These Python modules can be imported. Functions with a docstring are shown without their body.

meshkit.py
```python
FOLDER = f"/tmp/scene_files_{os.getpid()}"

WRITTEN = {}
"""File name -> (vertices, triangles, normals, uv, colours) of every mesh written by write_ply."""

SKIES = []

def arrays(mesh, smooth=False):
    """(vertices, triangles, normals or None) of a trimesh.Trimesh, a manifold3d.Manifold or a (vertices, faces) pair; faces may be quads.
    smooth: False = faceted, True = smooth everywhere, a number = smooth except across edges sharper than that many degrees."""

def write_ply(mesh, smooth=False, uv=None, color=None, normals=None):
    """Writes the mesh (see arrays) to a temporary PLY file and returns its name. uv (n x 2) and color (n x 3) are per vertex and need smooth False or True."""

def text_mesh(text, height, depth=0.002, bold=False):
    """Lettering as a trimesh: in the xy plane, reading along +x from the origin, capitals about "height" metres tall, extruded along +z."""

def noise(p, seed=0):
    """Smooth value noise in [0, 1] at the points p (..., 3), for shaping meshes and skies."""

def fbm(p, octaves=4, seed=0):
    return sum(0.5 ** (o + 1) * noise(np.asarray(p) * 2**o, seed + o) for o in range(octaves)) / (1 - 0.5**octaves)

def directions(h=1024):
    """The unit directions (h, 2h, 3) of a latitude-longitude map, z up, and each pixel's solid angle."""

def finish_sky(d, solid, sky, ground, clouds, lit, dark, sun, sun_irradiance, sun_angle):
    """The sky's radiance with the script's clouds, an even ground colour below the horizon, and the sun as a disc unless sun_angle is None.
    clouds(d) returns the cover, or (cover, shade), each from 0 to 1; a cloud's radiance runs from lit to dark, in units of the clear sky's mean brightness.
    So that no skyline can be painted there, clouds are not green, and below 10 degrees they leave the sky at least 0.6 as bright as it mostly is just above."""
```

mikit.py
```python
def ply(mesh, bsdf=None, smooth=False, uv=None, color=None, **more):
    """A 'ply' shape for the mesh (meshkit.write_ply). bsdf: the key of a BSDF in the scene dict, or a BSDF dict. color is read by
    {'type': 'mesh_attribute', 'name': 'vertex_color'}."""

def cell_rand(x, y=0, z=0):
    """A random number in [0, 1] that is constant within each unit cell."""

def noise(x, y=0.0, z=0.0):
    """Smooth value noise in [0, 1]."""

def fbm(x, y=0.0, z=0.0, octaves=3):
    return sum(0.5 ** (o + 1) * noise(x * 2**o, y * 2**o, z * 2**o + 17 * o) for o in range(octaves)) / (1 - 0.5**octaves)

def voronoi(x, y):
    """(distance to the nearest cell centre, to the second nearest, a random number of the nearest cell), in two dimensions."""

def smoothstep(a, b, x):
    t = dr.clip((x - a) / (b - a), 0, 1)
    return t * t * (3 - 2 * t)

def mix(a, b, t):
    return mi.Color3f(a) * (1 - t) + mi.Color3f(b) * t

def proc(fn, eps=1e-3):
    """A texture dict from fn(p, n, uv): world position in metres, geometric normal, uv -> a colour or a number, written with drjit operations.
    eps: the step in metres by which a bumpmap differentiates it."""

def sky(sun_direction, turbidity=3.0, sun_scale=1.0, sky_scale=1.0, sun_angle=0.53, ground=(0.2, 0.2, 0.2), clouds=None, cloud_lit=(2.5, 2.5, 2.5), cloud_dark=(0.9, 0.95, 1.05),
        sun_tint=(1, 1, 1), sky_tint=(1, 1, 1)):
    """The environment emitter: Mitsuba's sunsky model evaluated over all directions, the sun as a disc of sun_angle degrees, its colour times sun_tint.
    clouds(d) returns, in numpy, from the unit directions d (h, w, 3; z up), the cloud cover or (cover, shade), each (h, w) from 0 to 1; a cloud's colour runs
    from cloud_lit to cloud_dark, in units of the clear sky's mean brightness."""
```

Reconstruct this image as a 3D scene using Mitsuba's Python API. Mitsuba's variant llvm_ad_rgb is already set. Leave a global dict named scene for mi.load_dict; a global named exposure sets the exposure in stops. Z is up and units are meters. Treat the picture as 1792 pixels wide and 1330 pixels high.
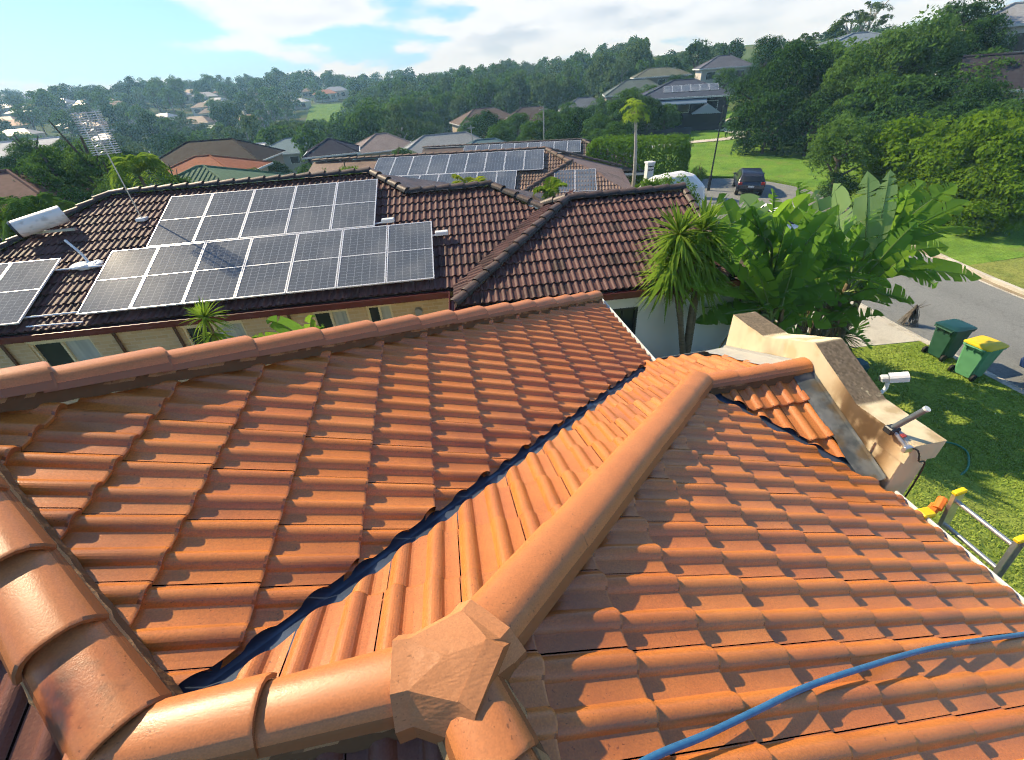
import math, numpy as np, trimesh, mitsuba as mi, drjit as dr, mikit
import manifold3d as m3
from meshkit import noise as mnoise, fbm as mfbm, text_mesh
from mikit import noise, fbm, voronoi, cell_rand, smoothstep, mix, proc, ply

# ------------------------------------------------------------------ camera, sky, exposure
T = mi.ScalarTransform4f
CAM = np.array([0.0, 0.0, 7.0])                      # a person's eye, standing on the roof
FWD = np.array([0.11656, 0.81110, -0.57318])
UP = np.array([0.15353, 0.55546, 0.81724])
scene, labels = {}, {}
scene['camera'] = dict(type='perspective', fov=99.28, fov_axis='x', near_clip=0.05, far_clip=6000.0,
                       to_world=T().look_at(origin=CAM.tolist(), target=(CAM + FWD).tolist(), up=UP.tolist()))
SUN = np.array([-1.06, 0.95, 1.14]); SUN /= np.linalg.norm(SUN)


def clouds(d):
    z = np.maximum(d[..., 2], 0.0)
    az = np.arctan2(d[..., 0], d[..., 1])
    p = np.stack([d[..., 0] / (z + 0.14) * 1.05, d[..., 1] / (z + 0.14) * 0.8, np.full_like(z, 3.7)], -1)
    q = np.stack([az * 3.4, z * 15.0, np.full_like(z, 1.3)], -1)
    a = 0.60 * mfbm(p * 1.2, 6, 3) + 0.40 * mfbm(q, 5, 11)
    thr = 0.535 - 0.17 * np.exp(-((az - 0.22) / 0.45) ** 2) * np.exp(-((z - 0.14) / 0.14) ** 2) - 0.07 * np.exp(-(z / 0.06) ** 2)
    c = np.clip((a - thr) / 0.065, 0, 1)
    c = c * c * (3 - 2 * c)
    b = mfbm(p * 3.2 + 7.0, 5, 23)
    shade = np.clip((a - thr - 0.07) / 0.14, 0, 1) * np.clip((b - 0.40) / 0.2, 0, 1)
    return c * 0.95, shade


scene['sky'] = mikit.sky(SUN.tolist(), turbidity=2.6, clouds=clouds, cloud_lit=(2.6, 2.68, 2.75), cloud_dark=(1.75, 1.95, 2.2), sun_tint=(0.98, 1.0, 0.97), sky_tint=(0.68, 0.90, 1.10))
exposure = 2.35

# ------------------------------------------------------------------ naming helpers
_n = {}


def key(name, parent=None):
    base = f'{parent}__{name}' if parent else name
    n = _n.get(base, 0)
    _n[base] = n + 1
    return base if n == 0 else f'{base}_{n:03d}'


def tag(k, label=None, cat=None, group=None, kind=None):
    e = labels.setdefault(k, {})
    for a, b in (('label', label), ('category', cat), ('group', group), ('kind', kind)):
        if b:
            e[a] = b
    return k


def thing(name, label, cat, group=None):
    return tag(key(name), label, cat, group)


def put(name, mesh, bsdf, parent=None, smooth=False, **kw):
    k = key(name, parent)
    scene[k] = ply(mesh, bsdf, smooth=smooth, **kw)
    return k


def again(name, shape, parent, m):
    k = key(name, parent)
    scene[k] = {**shape, 'to_world': m}
    return k


def one(name, mesh, bsdf, label, cat, group=None, smooth=False):
    return tag(put(name, mesh, bsdf, None, smooth), label, cat, group)


def struct(name, mesh, bsdf, label=None, parent=None, smooth=False):
    k = put(name, mesh, bsdf, parent, smooth)
    if parent is None:
        tag(k, label, None, None, 'structure')
    return k


# ------------------------------------------------------------------ mesh helpers
def nrm(a):
    a = np.asarray(a, float)
    return a / np.linalg.norm(a, axis=-1, keepdims=True)


class MB:
    def __init__(self):
        self.v, self.f, self.n = [], [], 0

    def add(self, v, f):
        v, f = np.asarray(v, float), np.asarray(f, int)
        if f.shape[1] == 4:
            f = np.vstack([f[:, [0, 1, 2]], f[:, [0, 2, 3]]])
        self.v.append(v)
        self.f.append(f + self.n)
        self.n += len(v)
        return self

    def mesh(self, m):
        return self.add(m.vertices, m.faces)

    def box(self, c, s, ax=None, bevel=0.0):
        """box centred at c of full size s, axes as the rows of ax"""
        b = rbox(s, bevel)
        R = np.eye(3) if ax is None else np.asarray(ax, float)
        return self.add(b[0] @ R + np.asarray(c, float), b[1])

    def tube(self, pts, r, sides=8, cap=True):
        v, f = tube(pts, r, sides, cap)
        return self.add(v, f)

    def quad(self, a, b, c, d):
        return self.add([a, b, c, d], [[0, 1, 2, 3]])

    def out(self):
        return trimesh.Trimesh(np.vstack(self.v), np.vstack(self.f), process=False)


def rbox(s, bevel=0.0):
    s = np.asarray(s, float) / 2
    if bevel <= 0:
        v = np.array([[x, y, z] for x in (-1, 1) for y in (-1, 1) for z in (-1, 1)], float) * s
        f = np.array([[0, 1, 3, 2], [4, 6, 7, 5], [0, 4, 5, 1], [2, 3, 7, 6], [0, 2, 6, 4], [1, 5, 7, 3]])
        return v, np.vstack([f[:, [0, 1, 2]], f[:, [0, 2, 3]]])
    v = []
    for x in (-1, 1):
        for y in (-1, 1):
            for z in (-1, 1):
                q = np.array([x, y, z])
                for k in range(3):
                    w = q * (s - bevel)
                    w[k] = q[k] * s[k]
                    v.append(w)
    h = trimesh.convex.convex_hull(np.array(v))
    return np.array(h.vertices), np.array(h.faces)


def tube(pts, r, sides=8, cap=True):
    p = np.asarray(pts, float)
    r = np.broadcast_to(np.asarray(r, float), (len(p),))
    t = nrm(np.gradient(p, axis=0) + 1e-12)
    a = np.zeros_like(p)
    ref = np.array([0, 0, 1.0]) if abs(t[0, 2]) < 0.9 else np.array([1.0, 0, 0])
    cur = nrm(np.cross(t[0], ref))
    for i in range(len(p)):
        cur = nrm(cur - t[i] * (cur @ t[i]))
        a[i] = cur
    b = np.cross(t, a)
    ang = np.arange(sides) * 2 * np.pi / sides
    v = p[:, None] + r[:, None, None] * (np.cos(ang)[None, :, None] * a[:, None] + np.sin(ang)[None, :, None] * b[:, None])
    i, j = np.meshgrid(np.arange(len(p) - 1), np.arange(sides), indexing='ij')
    q = np.stack([i * sides + j, i * sides + (j + 1) % sides, (i + 1) * sides + (j + 1) % sides, (i + 1) * sides + j], -1).reshape(-1, 4)
    f = np.vstack([q[:, [0, 1, 2]], q[:, [0, 2, 3]]])
    v = v.reshape(-1, 3)
    if cap:
        n = len(v)
        v = np.vstack([v, p[:1], p[-1:]])
        k = np.arange(sides)
        f = np.vstack([f, np.stack([(k + 1) % sides, k, np.full(sides, n)], 1), np.stack([k + (len(p) - 1) * sides, (k + 1) % sides + (len(p) - 1) * sides, np.full(sides, n + 1)], 1)])
    return v, f


def catmull(pts, n=8):
    p = np.asarray(pts, float)
    q = np.vstack([2 * p[0] - p[1], p, 2 * p[-1] - p[-2]])
    out = []
    for i in range(1, len(q) - 2):
        t = np.linspace(0, 1, n, endpoint=False)[:, None]
        a, b, c, d = q[i - 1], q[i], q[i + 1], q[i + 2]
        out.append(0.5 * (2 * b + (c - a) * t + (2 * a - 5 * b + 4 * c - d) * t ** 2 + (3 * b - a - 3 * c + d) * t ** 3))
    out.append(p[-1:])
    return np.vstack(out)


def extrude_path(prof, p0, p1, side, up=(0, 0, 1.0), closed=True, cap=True):
    """profile (n x 2: along side, along up) swept straight from p0 to p1"""
    prof = np.asarray(prof, float)
    side, up = np.asarray(side, float), np.asarray(up, float)
    ring = prof[:, :1] * side + prof[:, 1:] * up
    n = len(ring)
    v = np.vstack([ring + p0, ring + p1])
    m = n if closed else n - 1
    k = np.arange(m)
    f = np.stack([k, (k + 1) % n, (k + 1) % n + n, k + n], 1)
    f = np.vstack([f[:, [0, 1, 2]], f[:, [0, 2, 3]]])
    if cap and closed:
        from shapely.geometry import Polygon
        vv, ff = trimesh.creation.triangulate_polygon(Polygon(prof), engine='earcut')
        if len(vv) == n:
            f = np.vstack([f, ff, ff[:, ::-1] + n])
    return trimesh.Trimesh(v, f, process=False)


def clip(v, f, n, c):
    """keep the side n.p >= c of a triangle mesh (open cut)"""
    d = v @ np.asarray(n, float) - c
    if (d >= -1e-9).all():
        return v, f
    if (d <= 1e-9).all():
        return v[:0], f[:0]
    m = trimesh.intersections.slice_mesh_plane(trimesh.Trimesh(v, f, process=False), n, np.asarray(n, float) * c / np.dot(n, n), cap=False)
    return np.array(m.vertices), np.array(m.faces)


def manifold(m):
    g = m.to_mesh()
    return trimesh.Trimesh(g.vert_properties[:, :3], g.tri_verts, process=False)


def see(p):
    """rough share of the view that a thing of unit size at p takes: nearest first, behind the eye last"""
    w = np.asarray(p) - CAM
    d = np.linalg.norm(w)
    return (1.0 if (w / d) @ FWD > 0.5 else 0.15) / d ** 2


def ordinal(i):
    return ['first', 'second', 'third', 'fourth', 'fifth', 'sixth', 'seventh', 'eighth', 'ninth', 'tenth', 'eleventh', 'twelfth'][i]


# ------------------------------------------------------------------ materials
def C(*a):
    return mi.Color3f(*a)


def mat(name, fn_or_rgb, rough=0.6, spec=0.4, metallic=0.0, bump=None, bscale=1.0, two=True, **kw):
    base = {'type': 'rgb', 'value': list(fn_or_rgb)} if isinstance(fn_or_rgb, (tuple, list)) else proc(fn_or_rgb)
    r = rough if isinstance(rough, (int, float)) else proc(rough)
    b = dict(type='principled', base_color=base, roughness=r, specular=spec, metallic=metallic, **kw)
    if bump is not None:
        b = dict(type='bumpmap', texture=proc(bump, kw.pop('eps', 2e-3) if 'eps' in kw else 2e-3), scale=bscale, bsdf=b)
    if two:
        b = dict(type='twosided', bsdf=b)
    scene[name] = b
    return name


def tile_colour(a, b, dirt_and_shade, seed, dirt_amt=0.5, hi=0.25):
    def fn(p, n, uv):
        g = noise(p.x * 260, p.y * 260, p.z * 260)
        m = fbm(p.x * 9 + seed, p.y * 9, p.z * 9, 4)
        s = fbm(p.x * 2.1 + seed, p.y * 2.1, p.z * 3, 4)
        c = mix(C(*a), C(*b), m)
        c = c * (1 - hi * 0.5 + hi * g)
        k = smoothstep(0.50, 0.78, s) * dirt_amt
        speck = smoothstep(0.87, 0.91, noise(p.x * 150 + seed, p.y * 150, p.z * 150)) * smoothstep(0.45, 0.7, noise(p.x * 3, p.y * 3, seed))
        nose = 1 - smoothstep(0.42, 0.54, dr.abs(n.z))         # shade of the noses and the gap below, painted on steep faces
        c = mix(c, C(*dirt_and_shade) * 0.75, nose * 0.9)
        return mix(mix(c, C(*dirt_and_shade), k), C(*dirt_and_shade) * 0.5, speck * 0.6)
    return fn


def grain(p, n, uv):
    return noise(p.x * 420, p.y * 420, p.z * 420) + 0.3 * noise(p.x * 170, p.y * 170, p.z * 170)


TILE = []
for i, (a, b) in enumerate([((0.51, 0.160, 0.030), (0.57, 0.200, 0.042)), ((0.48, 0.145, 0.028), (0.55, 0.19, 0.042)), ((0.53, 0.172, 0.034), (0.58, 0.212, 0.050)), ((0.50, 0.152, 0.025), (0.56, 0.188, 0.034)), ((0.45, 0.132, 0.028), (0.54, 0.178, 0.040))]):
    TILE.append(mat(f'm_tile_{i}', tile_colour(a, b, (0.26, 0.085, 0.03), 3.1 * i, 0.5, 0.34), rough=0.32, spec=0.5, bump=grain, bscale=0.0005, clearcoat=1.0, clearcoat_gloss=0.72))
DARKTILE = mat('m_darker_tile', tile_colour((0.14, 0.05, 0.03), (0.22, 0.075, 0.035), (0.03, 0.022, 0.02), 5.0, 0.9), rough=0.5, spec=0.5, bump=grain, bscale=0.0012)
def cap_colour(p, n, uv):
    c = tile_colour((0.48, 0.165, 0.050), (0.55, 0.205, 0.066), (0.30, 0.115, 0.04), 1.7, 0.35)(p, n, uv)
    # black and rusty lichen on the lowest cap of the left hip
    d = dr.sqrt(dr.square(p.x + 1.24) + dr.square(p.y - 0.67))
    q = fbm(p.x * 14, p.y * 14, p.z * 14, 4)
    m = smoothstep(0.22, 0.02, d + 0.30 * (q - 0.5))
    c = mix(c, C(0.36, 0.07, 0.012), m * smoothstep(0.40, 0.55, q) * 0.9)
    return mix(c, C(0.018, 0.012, 0.010), smoothstep(0.16, 0.0, d + 0.34 * (q - 0.5)) * 0.95)


CAP = mat('m_cap', cap_colour, rough=0.42, spec=0.5, bump=grain, bscale=0.0005, clearcoat=0.35, clearcoat_gloss=0.55)
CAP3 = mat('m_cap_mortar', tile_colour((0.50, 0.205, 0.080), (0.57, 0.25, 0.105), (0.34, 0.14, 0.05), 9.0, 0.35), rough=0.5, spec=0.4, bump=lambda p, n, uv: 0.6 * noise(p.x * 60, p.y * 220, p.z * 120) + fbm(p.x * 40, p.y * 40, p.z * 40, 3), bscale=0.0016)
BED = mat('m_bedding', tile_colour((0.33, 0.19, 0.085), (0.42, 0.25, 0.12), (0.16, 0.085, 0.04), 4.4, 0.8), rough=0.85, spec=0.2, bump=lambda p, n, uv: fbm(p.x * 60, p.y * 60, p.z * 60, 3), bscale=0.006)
DECK = mat('m_deck', (0.035, 0.02, 0.015), rough=0.9)
VALLEY = mat('m_valley', lambda p, n, uv: mix(C(0.045, 0.065, 0.105), C(0.085, 0.115, 0.17), fbm(p.x * 7, p.y * 7, p.z * 7, 3)), rough=0.3, spec=0.6, metallic=0.25)
WHITE = mat('m_white_paint', lambda p, n, uv: mix(C(0.74, 0.73, 0.69), C(0.45, 0.42, 0.36), smoothstep(0.52, 0.8, fbm(p.x * 9, p.y * 5, p.z * 9, 4)) * 0.7), rough=0.4, spec=0.5)
LEAD = mat('m_lead', lambda p, n, uv: mix(mix(C(0.065, 0.08, 0.09), C(0.17, 0.185, 0.185), smoothstep(0.3, 0.7, fbm(p.x * 9, p.y * 9, p.z * 9, 4))), C(0.13, 0.095, 0.05), smoothstep(0.5, 0.7, fbm(p.x * 6 + 9, p.y * 6, p.z * 6, 4)) * 0.8), rough=0.62, spec=0.25, bump=lambda p, n, uv: fbm(p.x * 14, p.y * 14, p.z * 14, 3), bscale=0.012)
# ------------------------------------------------------------------ our own house: terracotta tile roof
t = 0.4122                       # slope of every face, about 22.4 degrees
J1X, J2X, YD, ZD = -1.035, -0.145, 0.604, 5.537        # the short ridge: from J1 to J2 along y = YD
HX = 0.40                        # the near right hip runs steeply towards the camera
EAVE_A, EAVE_E, WALLX, YG = 2.25, 3.12, 3.15, 2.83
ZG = ZD - t * (YG - YD)
XG = J2X + (YG - YD)
ZEAVE = 4.15
YB = YD + (ZD - ZEAVE) / t       # eave of the far face B
AX, AY = -2.25, 1.82             # apex where the two hips of face A meet
AZ = ZD + t * (J1X - AX)
YFAR = 5.85
FX, FY = (YFAR - AY) / math.hypot(YFAR - AY, EAVE_A - AX), (EAVE_A - AX) / math.hypot(YFAR - AY, EAVE_A - AX)   # normal of the far verge in plan
house = thing('tiled_house', 'house with wet orange terracotta tile roof in the foreground', 'house')


def tile_mesh(g, w, step, prof, down, right, N, rows=3, over=0.05, thick=0.022, jit=0.0, rng=None):
    """one roof tile; origin at its nose on the left edge; down is the unit slope vector, g the exposed length along it"""
    s, h = prof[:, 0] * w, prof[:, 1]
    a = np.array([-(g + over), -0.012, 0.0]) if rows == 3 else np.array([-(g + over), 0.0])
    base = step * a / g
    drop = np.array([0.0, 0.0, -0.006]) if rows == 3 else np.zeros(2)
    tilt = 0 if rng is None else rng.normal(0, jit)
    lift = 0 if rng is None else rng.uniform(0, 2 * jit)
    v = []
    for i in range(len(a)):
        v.append(a[i] * down + s[:, None] * right + (h + base[i] + drop[i] + lift + tilt * (s / w - 0.5))[:, None] * N)
    low = np.full_like(h, -0.026)
    v.append(0.0 * down + s[:, None] * right + (low + lift - 0.004)[:, None] * N - 0.004 * down)
    n, m = len(s), len(a) + 1
    v = np.vstack(v)
    i, j = np.meshgrid(np.arange(m - 1), np.arange(n - 1), indexing='ij')
    q = np.stack([i * n + j, (i + 1) * n + j, (i + 1) * n + j + 1, i * n + j + 1], -1).reshape(-1, 4)
    f = np.vstack([q[:, [0, 1, 2]], q[:, [0, 2, 3]]])
    # left edge, so that the side lap has a thickness
    k = len(v)
    e = np.vstack([v[0], v[(len(a) - 1) * n]])
    v = np.vstack([v, e - 0.016 * N])
    f = np.vstack([f, [[0, k, k + 1], [0, k + 1, (len(a) - 1) * n]]])
    return v, f


def barrel(n, hgt=0.028):
    """two rolls and two pans across one tile"""
    pts = [(0.0, 0.004)]
    for o in (0.0, 0.5):
        for k in range(n + 1):
            x = k / n
            pts.append((o + 0.014 + 0.27 * x, 0.004 + hgt * max(math.sin(math.pi * x), 0) ** 0.75))
        pts += [(o + 0.315, 0.001), (o + 0.40, 0.0), (o + 0.484, 0.003)]
    pts.append((0.985, 0.004))
    return np.array(pts)


PROF_NEAR, PROF_FAR = barrel(9), barrel(4)
own_tiles = []                                       # (weight, mesh, bsdf, slope name)


def lay(down2, z_of, nose0, g, joint0, w, box, regions, prof, step, bsdfs, store, rng, rows=3, jit=0.0015, zoff=0.0, xf=None):
    """Tiles over one roof face. down2: plan direction downhill; nose0/joint0: plan offsets of a nose line (along down2) and of a side joint (along right);
    box: (k0, k1, j0, j1); regions: list of convex plan regions, each a list of (nx, ny, c) with nx*x + ny*y >= c."""
    d2 = np.array([*down2, 0.0])
    r2 = np.array([down2[1], -down2[0], 0.0])
    dz = z_of(*(d2[:2])) - z_of(0, 0)
    L = math.hypot(1, dz)
    down = np.array([d2[0], d2[1], dz]) / L
    N = np.cross(r2, -down) if np.cross(r2, -down)[2] > 0 else np.cross(-down, r2)
    for k in range(box[0], box[1]):
        for j in range(box[2], box[3]):
            o = d2 * (nose0 + k * g) + r2 * (joint0 + j * w)
            o[2] = z_of(o[0], o[1]) + zoff
            c = o + r2 * w / 2 - d2 * g / 2
            far = w + g
            if all(any(nx * c[0] + ny * c[1] < cc - far for nx, ny, cc in R) for R in regions):
                continue
            v, f = tile_mesh(g * L, w, step, prof, down, r2, N, rows, jit=jit, rng=rng, thick=0.022)
            v = v + o
            got = MB()
            for R in regions:
                vv, ff = v, f
                for nx, ny, cc in R:
                    vv, ff = clip(vv, ff, (nx, ny, 0.0), cc)
                    if not len(ff):
                        break
                if len(ff):
                    got.add(vv, ff)
            if not got.n:
                continue
            m = got.out()
            if m.area < 0.012:
                continue
            if xf is not None:
                m.vertices = xf(m.vertices)
            store.append((see(m.vertices.mean(0)) * m.area, m, bsdfs[int(rng.integers(len(bsdfs)))]))


rng = np.random.default_rng(11)
S2 = math.sqrt(0.5)
zA = lambda x, y: ZD - t * (x + 1.150)
zE = lambda x, y: ZD - t * (x + 0.105)
zB = lambda x, y: ZD - t * (y - YD)
zF = lambda x, y: ZD + t * (y - YD)
zK = lambda x, y: ZG + t * (y - YG)
zG = lambda x, y: AZ - t * (y - AY)
G, W = 0.328, 0.30
HA, HB = 1 / math.hypot(1, HX), HX / math.hypot(1, HX)
zF2 = lambda x, y: ZD + t * HX * (y - YD)
capw = 0.055
# A: hip end above the left valley
lay((1, 0), zA, -2.2005, G, -2.0207, W, (-2, 15, -16, 6),
    [[(S2, S2, (J1X + YD) * S2 + capw), (FX, -FY, AX * FX - AY * FY + 0.05), (-S2, S2, (YD + 1.15) * S2 + 0.018), (-1, 0, -EAVE_A - 0.03)]], PROF_NEAR, 0.034, TILE, own_tiles, rng)
# E: hip end above the right gutter
lay((1, 0), zE, 0.7694, G, -0.6484, W, (-3, 9, -9, 14),
    [[(S2, -S2, (J2X - YD) * S2 + capw), (-S2, -S2, -(XG + YG) * S2 + 0.045), (-1, 0, -EAVE_E - 0.05), (HA, HB, J2X * HA + YD * HB + capw)]], PROF_NEAR, 0.034, TILE, own_tiles, rng)
# B: the face that slopes away from the camera
lay((0, 1), zB, 1.02, G, -1.02, W, (-1, 11, -2, 16),
    [[(0, 1, YD + capw), (-S2, S2, (YD - J2X) * S2 + capw), (S2, -S2, (-1.15 - YD) * S2 + 0.08), (0, -1, -YB - 0.02), (-1, 0, -XG)],
     [(0, 1, YG + capw), (1, 0, XG), (-1, 0, -WALLX + 0.16), (0, -1, -YB - 0.02), (-S2, -S2, -(WALLX + 3.55) * S2)],
     [(0, 1, YG + capw), (1, 0, XG), (S2, S2, (WALLX + 3.55) * S2), (-1, 0, -WALLX + 0.10), (0, -1, -YB - 0.02)]][:2] , PROF_NEAR, 0.034, TILE, own_tiles, rng)
# K: little gable slope towards the camera
lay((0, -1), zK, -YG + 0.30, G, -3.02, W, (-1, 5, -1, 6),
    [[(0, -1, -YG + capw), (S2, S2, (XG + YG) * S2 + 0.05), (-1, 0, -WALLX + 0.17)]], PROF_NEAR, 0.034, TILE, own_tiles, rng)
n_new = len(own_tiles)
# F: near face, darker tiles than the other faces, mostly under the camera
fstore = []
lay((0, -1), zF, -0.55, G, -0.12, W, (-6, 4, -6, 14),
    [[(-S2, -S2, -(J1X + YD) * S2 + capw), (-1, 0, -J1X)], [(1, 0, J1X), (0, -1, -YD + capw), (-1, 0, -J2X)]], PROF_NEAR, 0.030, [DARKTILE], fstore, rng)
lay((0, -1), zF2, -0.50, G, -0.12, W, (-1, 9, -5, 2),
    [[(1, 0, J2X), (-HA, -HB, -(J2X * HA + YD * HB) + capw)]], PROF_NEAR, 0.030, [DARKTILE, TILE[0]], fstore, rng)
own_tiles += fstore
own_tiles.sort(key=lambda x: -x[0])
roof = f'{house}__roof'
deck = MB()
zz = -0.085
P = lambda x, y, z: (x, y, z + zz)
deck.add([P(-1.15, YD, ZD), P(AX, AY, zA(AX, 0)), P(EAVE_A, YFAR, zA(EAVE_A, 0)), P(EAVE_A, YD + EAVE_A + 1.15, zA(EAVE_A, 0))], [[0, 3, 2, 1]])
deck.add([P(J1X, YD, ZD), P(J2X, YD, ZD), P(XG, YG, ZG), P(WALLX, YG, ZG), P(WALLX, YB, ZEAVE), P(-1.15 + YB - YD, YB, ZEAVE)], [[0, 1, 2], [0, 2, 5], [2, 4, 5], [2, 3, 4]])
deck.add([P(J2X, YD, ZD), P(XG, YG, ZG), P(EAVE_E, YG - (EAVE_E - XG), zE(EAVE_E, 0)), P(EAVE_E, -2.4, zE(EAVE_E, 0)), P(J2X + HX * 3.0, -2.4, zE(J2X + HX * 3.0, 0))], [[0, 4, 1], [1, 4, 3], [1, 3, 2]])
deck.add([P(XG, YG, ZG), P(WALLX, YG, ZG), P(WALLX, YG - (WALLX - XG), ZG - t * (WALLX - XG))], [[0, 2, 1]])
deck.add([P(AX, AY, AZ), P(J1X, YD, ZD), P(J2X, YD, ZD), P(J2X, -2.4, zF(0, -2.4)), P(-5.5, -2.4, zF(0, -2.4)), P(-5.5, AY, AZ)], [[0, 5, 4], [0, 4, 1], [1, 4, 3], [1, 3, 2]])
deck.add([P(J2X, YD, ZD), P(J2X, -2.4, zF2(0, -2.4)), P(J2X + HX * 3.0, -2.4, zF2(0, -2.4))], [[0, 1, 2]])
put('roof', deck.out(), DECK, house)
rest = {}
for i, (w, m, b) in enumerate(own_tiles):
    if i < 300:
        put('tile', m, b, roof, smooth=35)
    else:
        rest.setdefault(b, MB()).mesh(m)
for b, m in rest.items():
    tag(put('far_tiles', m.out(), b, roof, smooth=35), kind='stuff')


# ---- ridge and hip caps
def cap_mesh(L, w0, w1, h0, h1, n=14, thick=0.018, flat=1.0):
    """a ridge cap along +x from 0 to L, wide end (nose) at L"""
    ang = np.linspace(0, math.pi, n + 1)
    c, s = np.cos(ang), np.abs(np.sin(ang))
    kx = np.array([-1, -0.86, -0.66, -0.42, -0.15, 0.15, 0.42, 0.66, 0.86, 1.0])
    kz = np.array([0, 0.42, 0.76, 0.94, 1.0, 1.0, 0.94, 0.76, 0.42, 0.0])
    q_ = np.linspace(9, 0, n + 1)
    prof = np.stack([np.interp(q_, np.arange(10), kx), np.interp(q_, np.arange(10), kz)], 1)
    xs = [0.0, L * 0.5, L - 0.012, L]
    v = []
    for x, e in zip(xs, (0, 0, 0, -0.005)):
        w, h = w0 + (w1 - w0) * x / L + e, h0 + (h1 - h0) * x / L + e
        v.append(np.stack([np.full(n + 1, x), prof[:, 0] * w, prof[:, 1] * h], 1))
    w, h = w1 - thick, h1 - thick
    v.append(np.stack([np.full(n + 1, L), prof[:, 0] * w, prof[:, 1] * h], 1))
    v.append(np.stack([np.full(n + 1, L - 0.10), prof[:, 0] * w, prof[:, 1] * h], 1))
    m = n + 1
    v = np.vstack(v)
    i, j = np.meshgrid(np.arange(5), np.arange(n), indexing='ij')
    q = np.stack([i * m + j, (i + 1) * m + j, (i + 1) * m + j + 1, i * m + j + 1], -1).reshape(-1, 4)
    return v, q


def frame_along(p0, p1):
    x = nrm(np.subtract(p1, p0))
    y = nrm(np.cross([0, 0, 1.0], x))
    return np.array([x, y, np.cross(x, y)])


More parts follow.
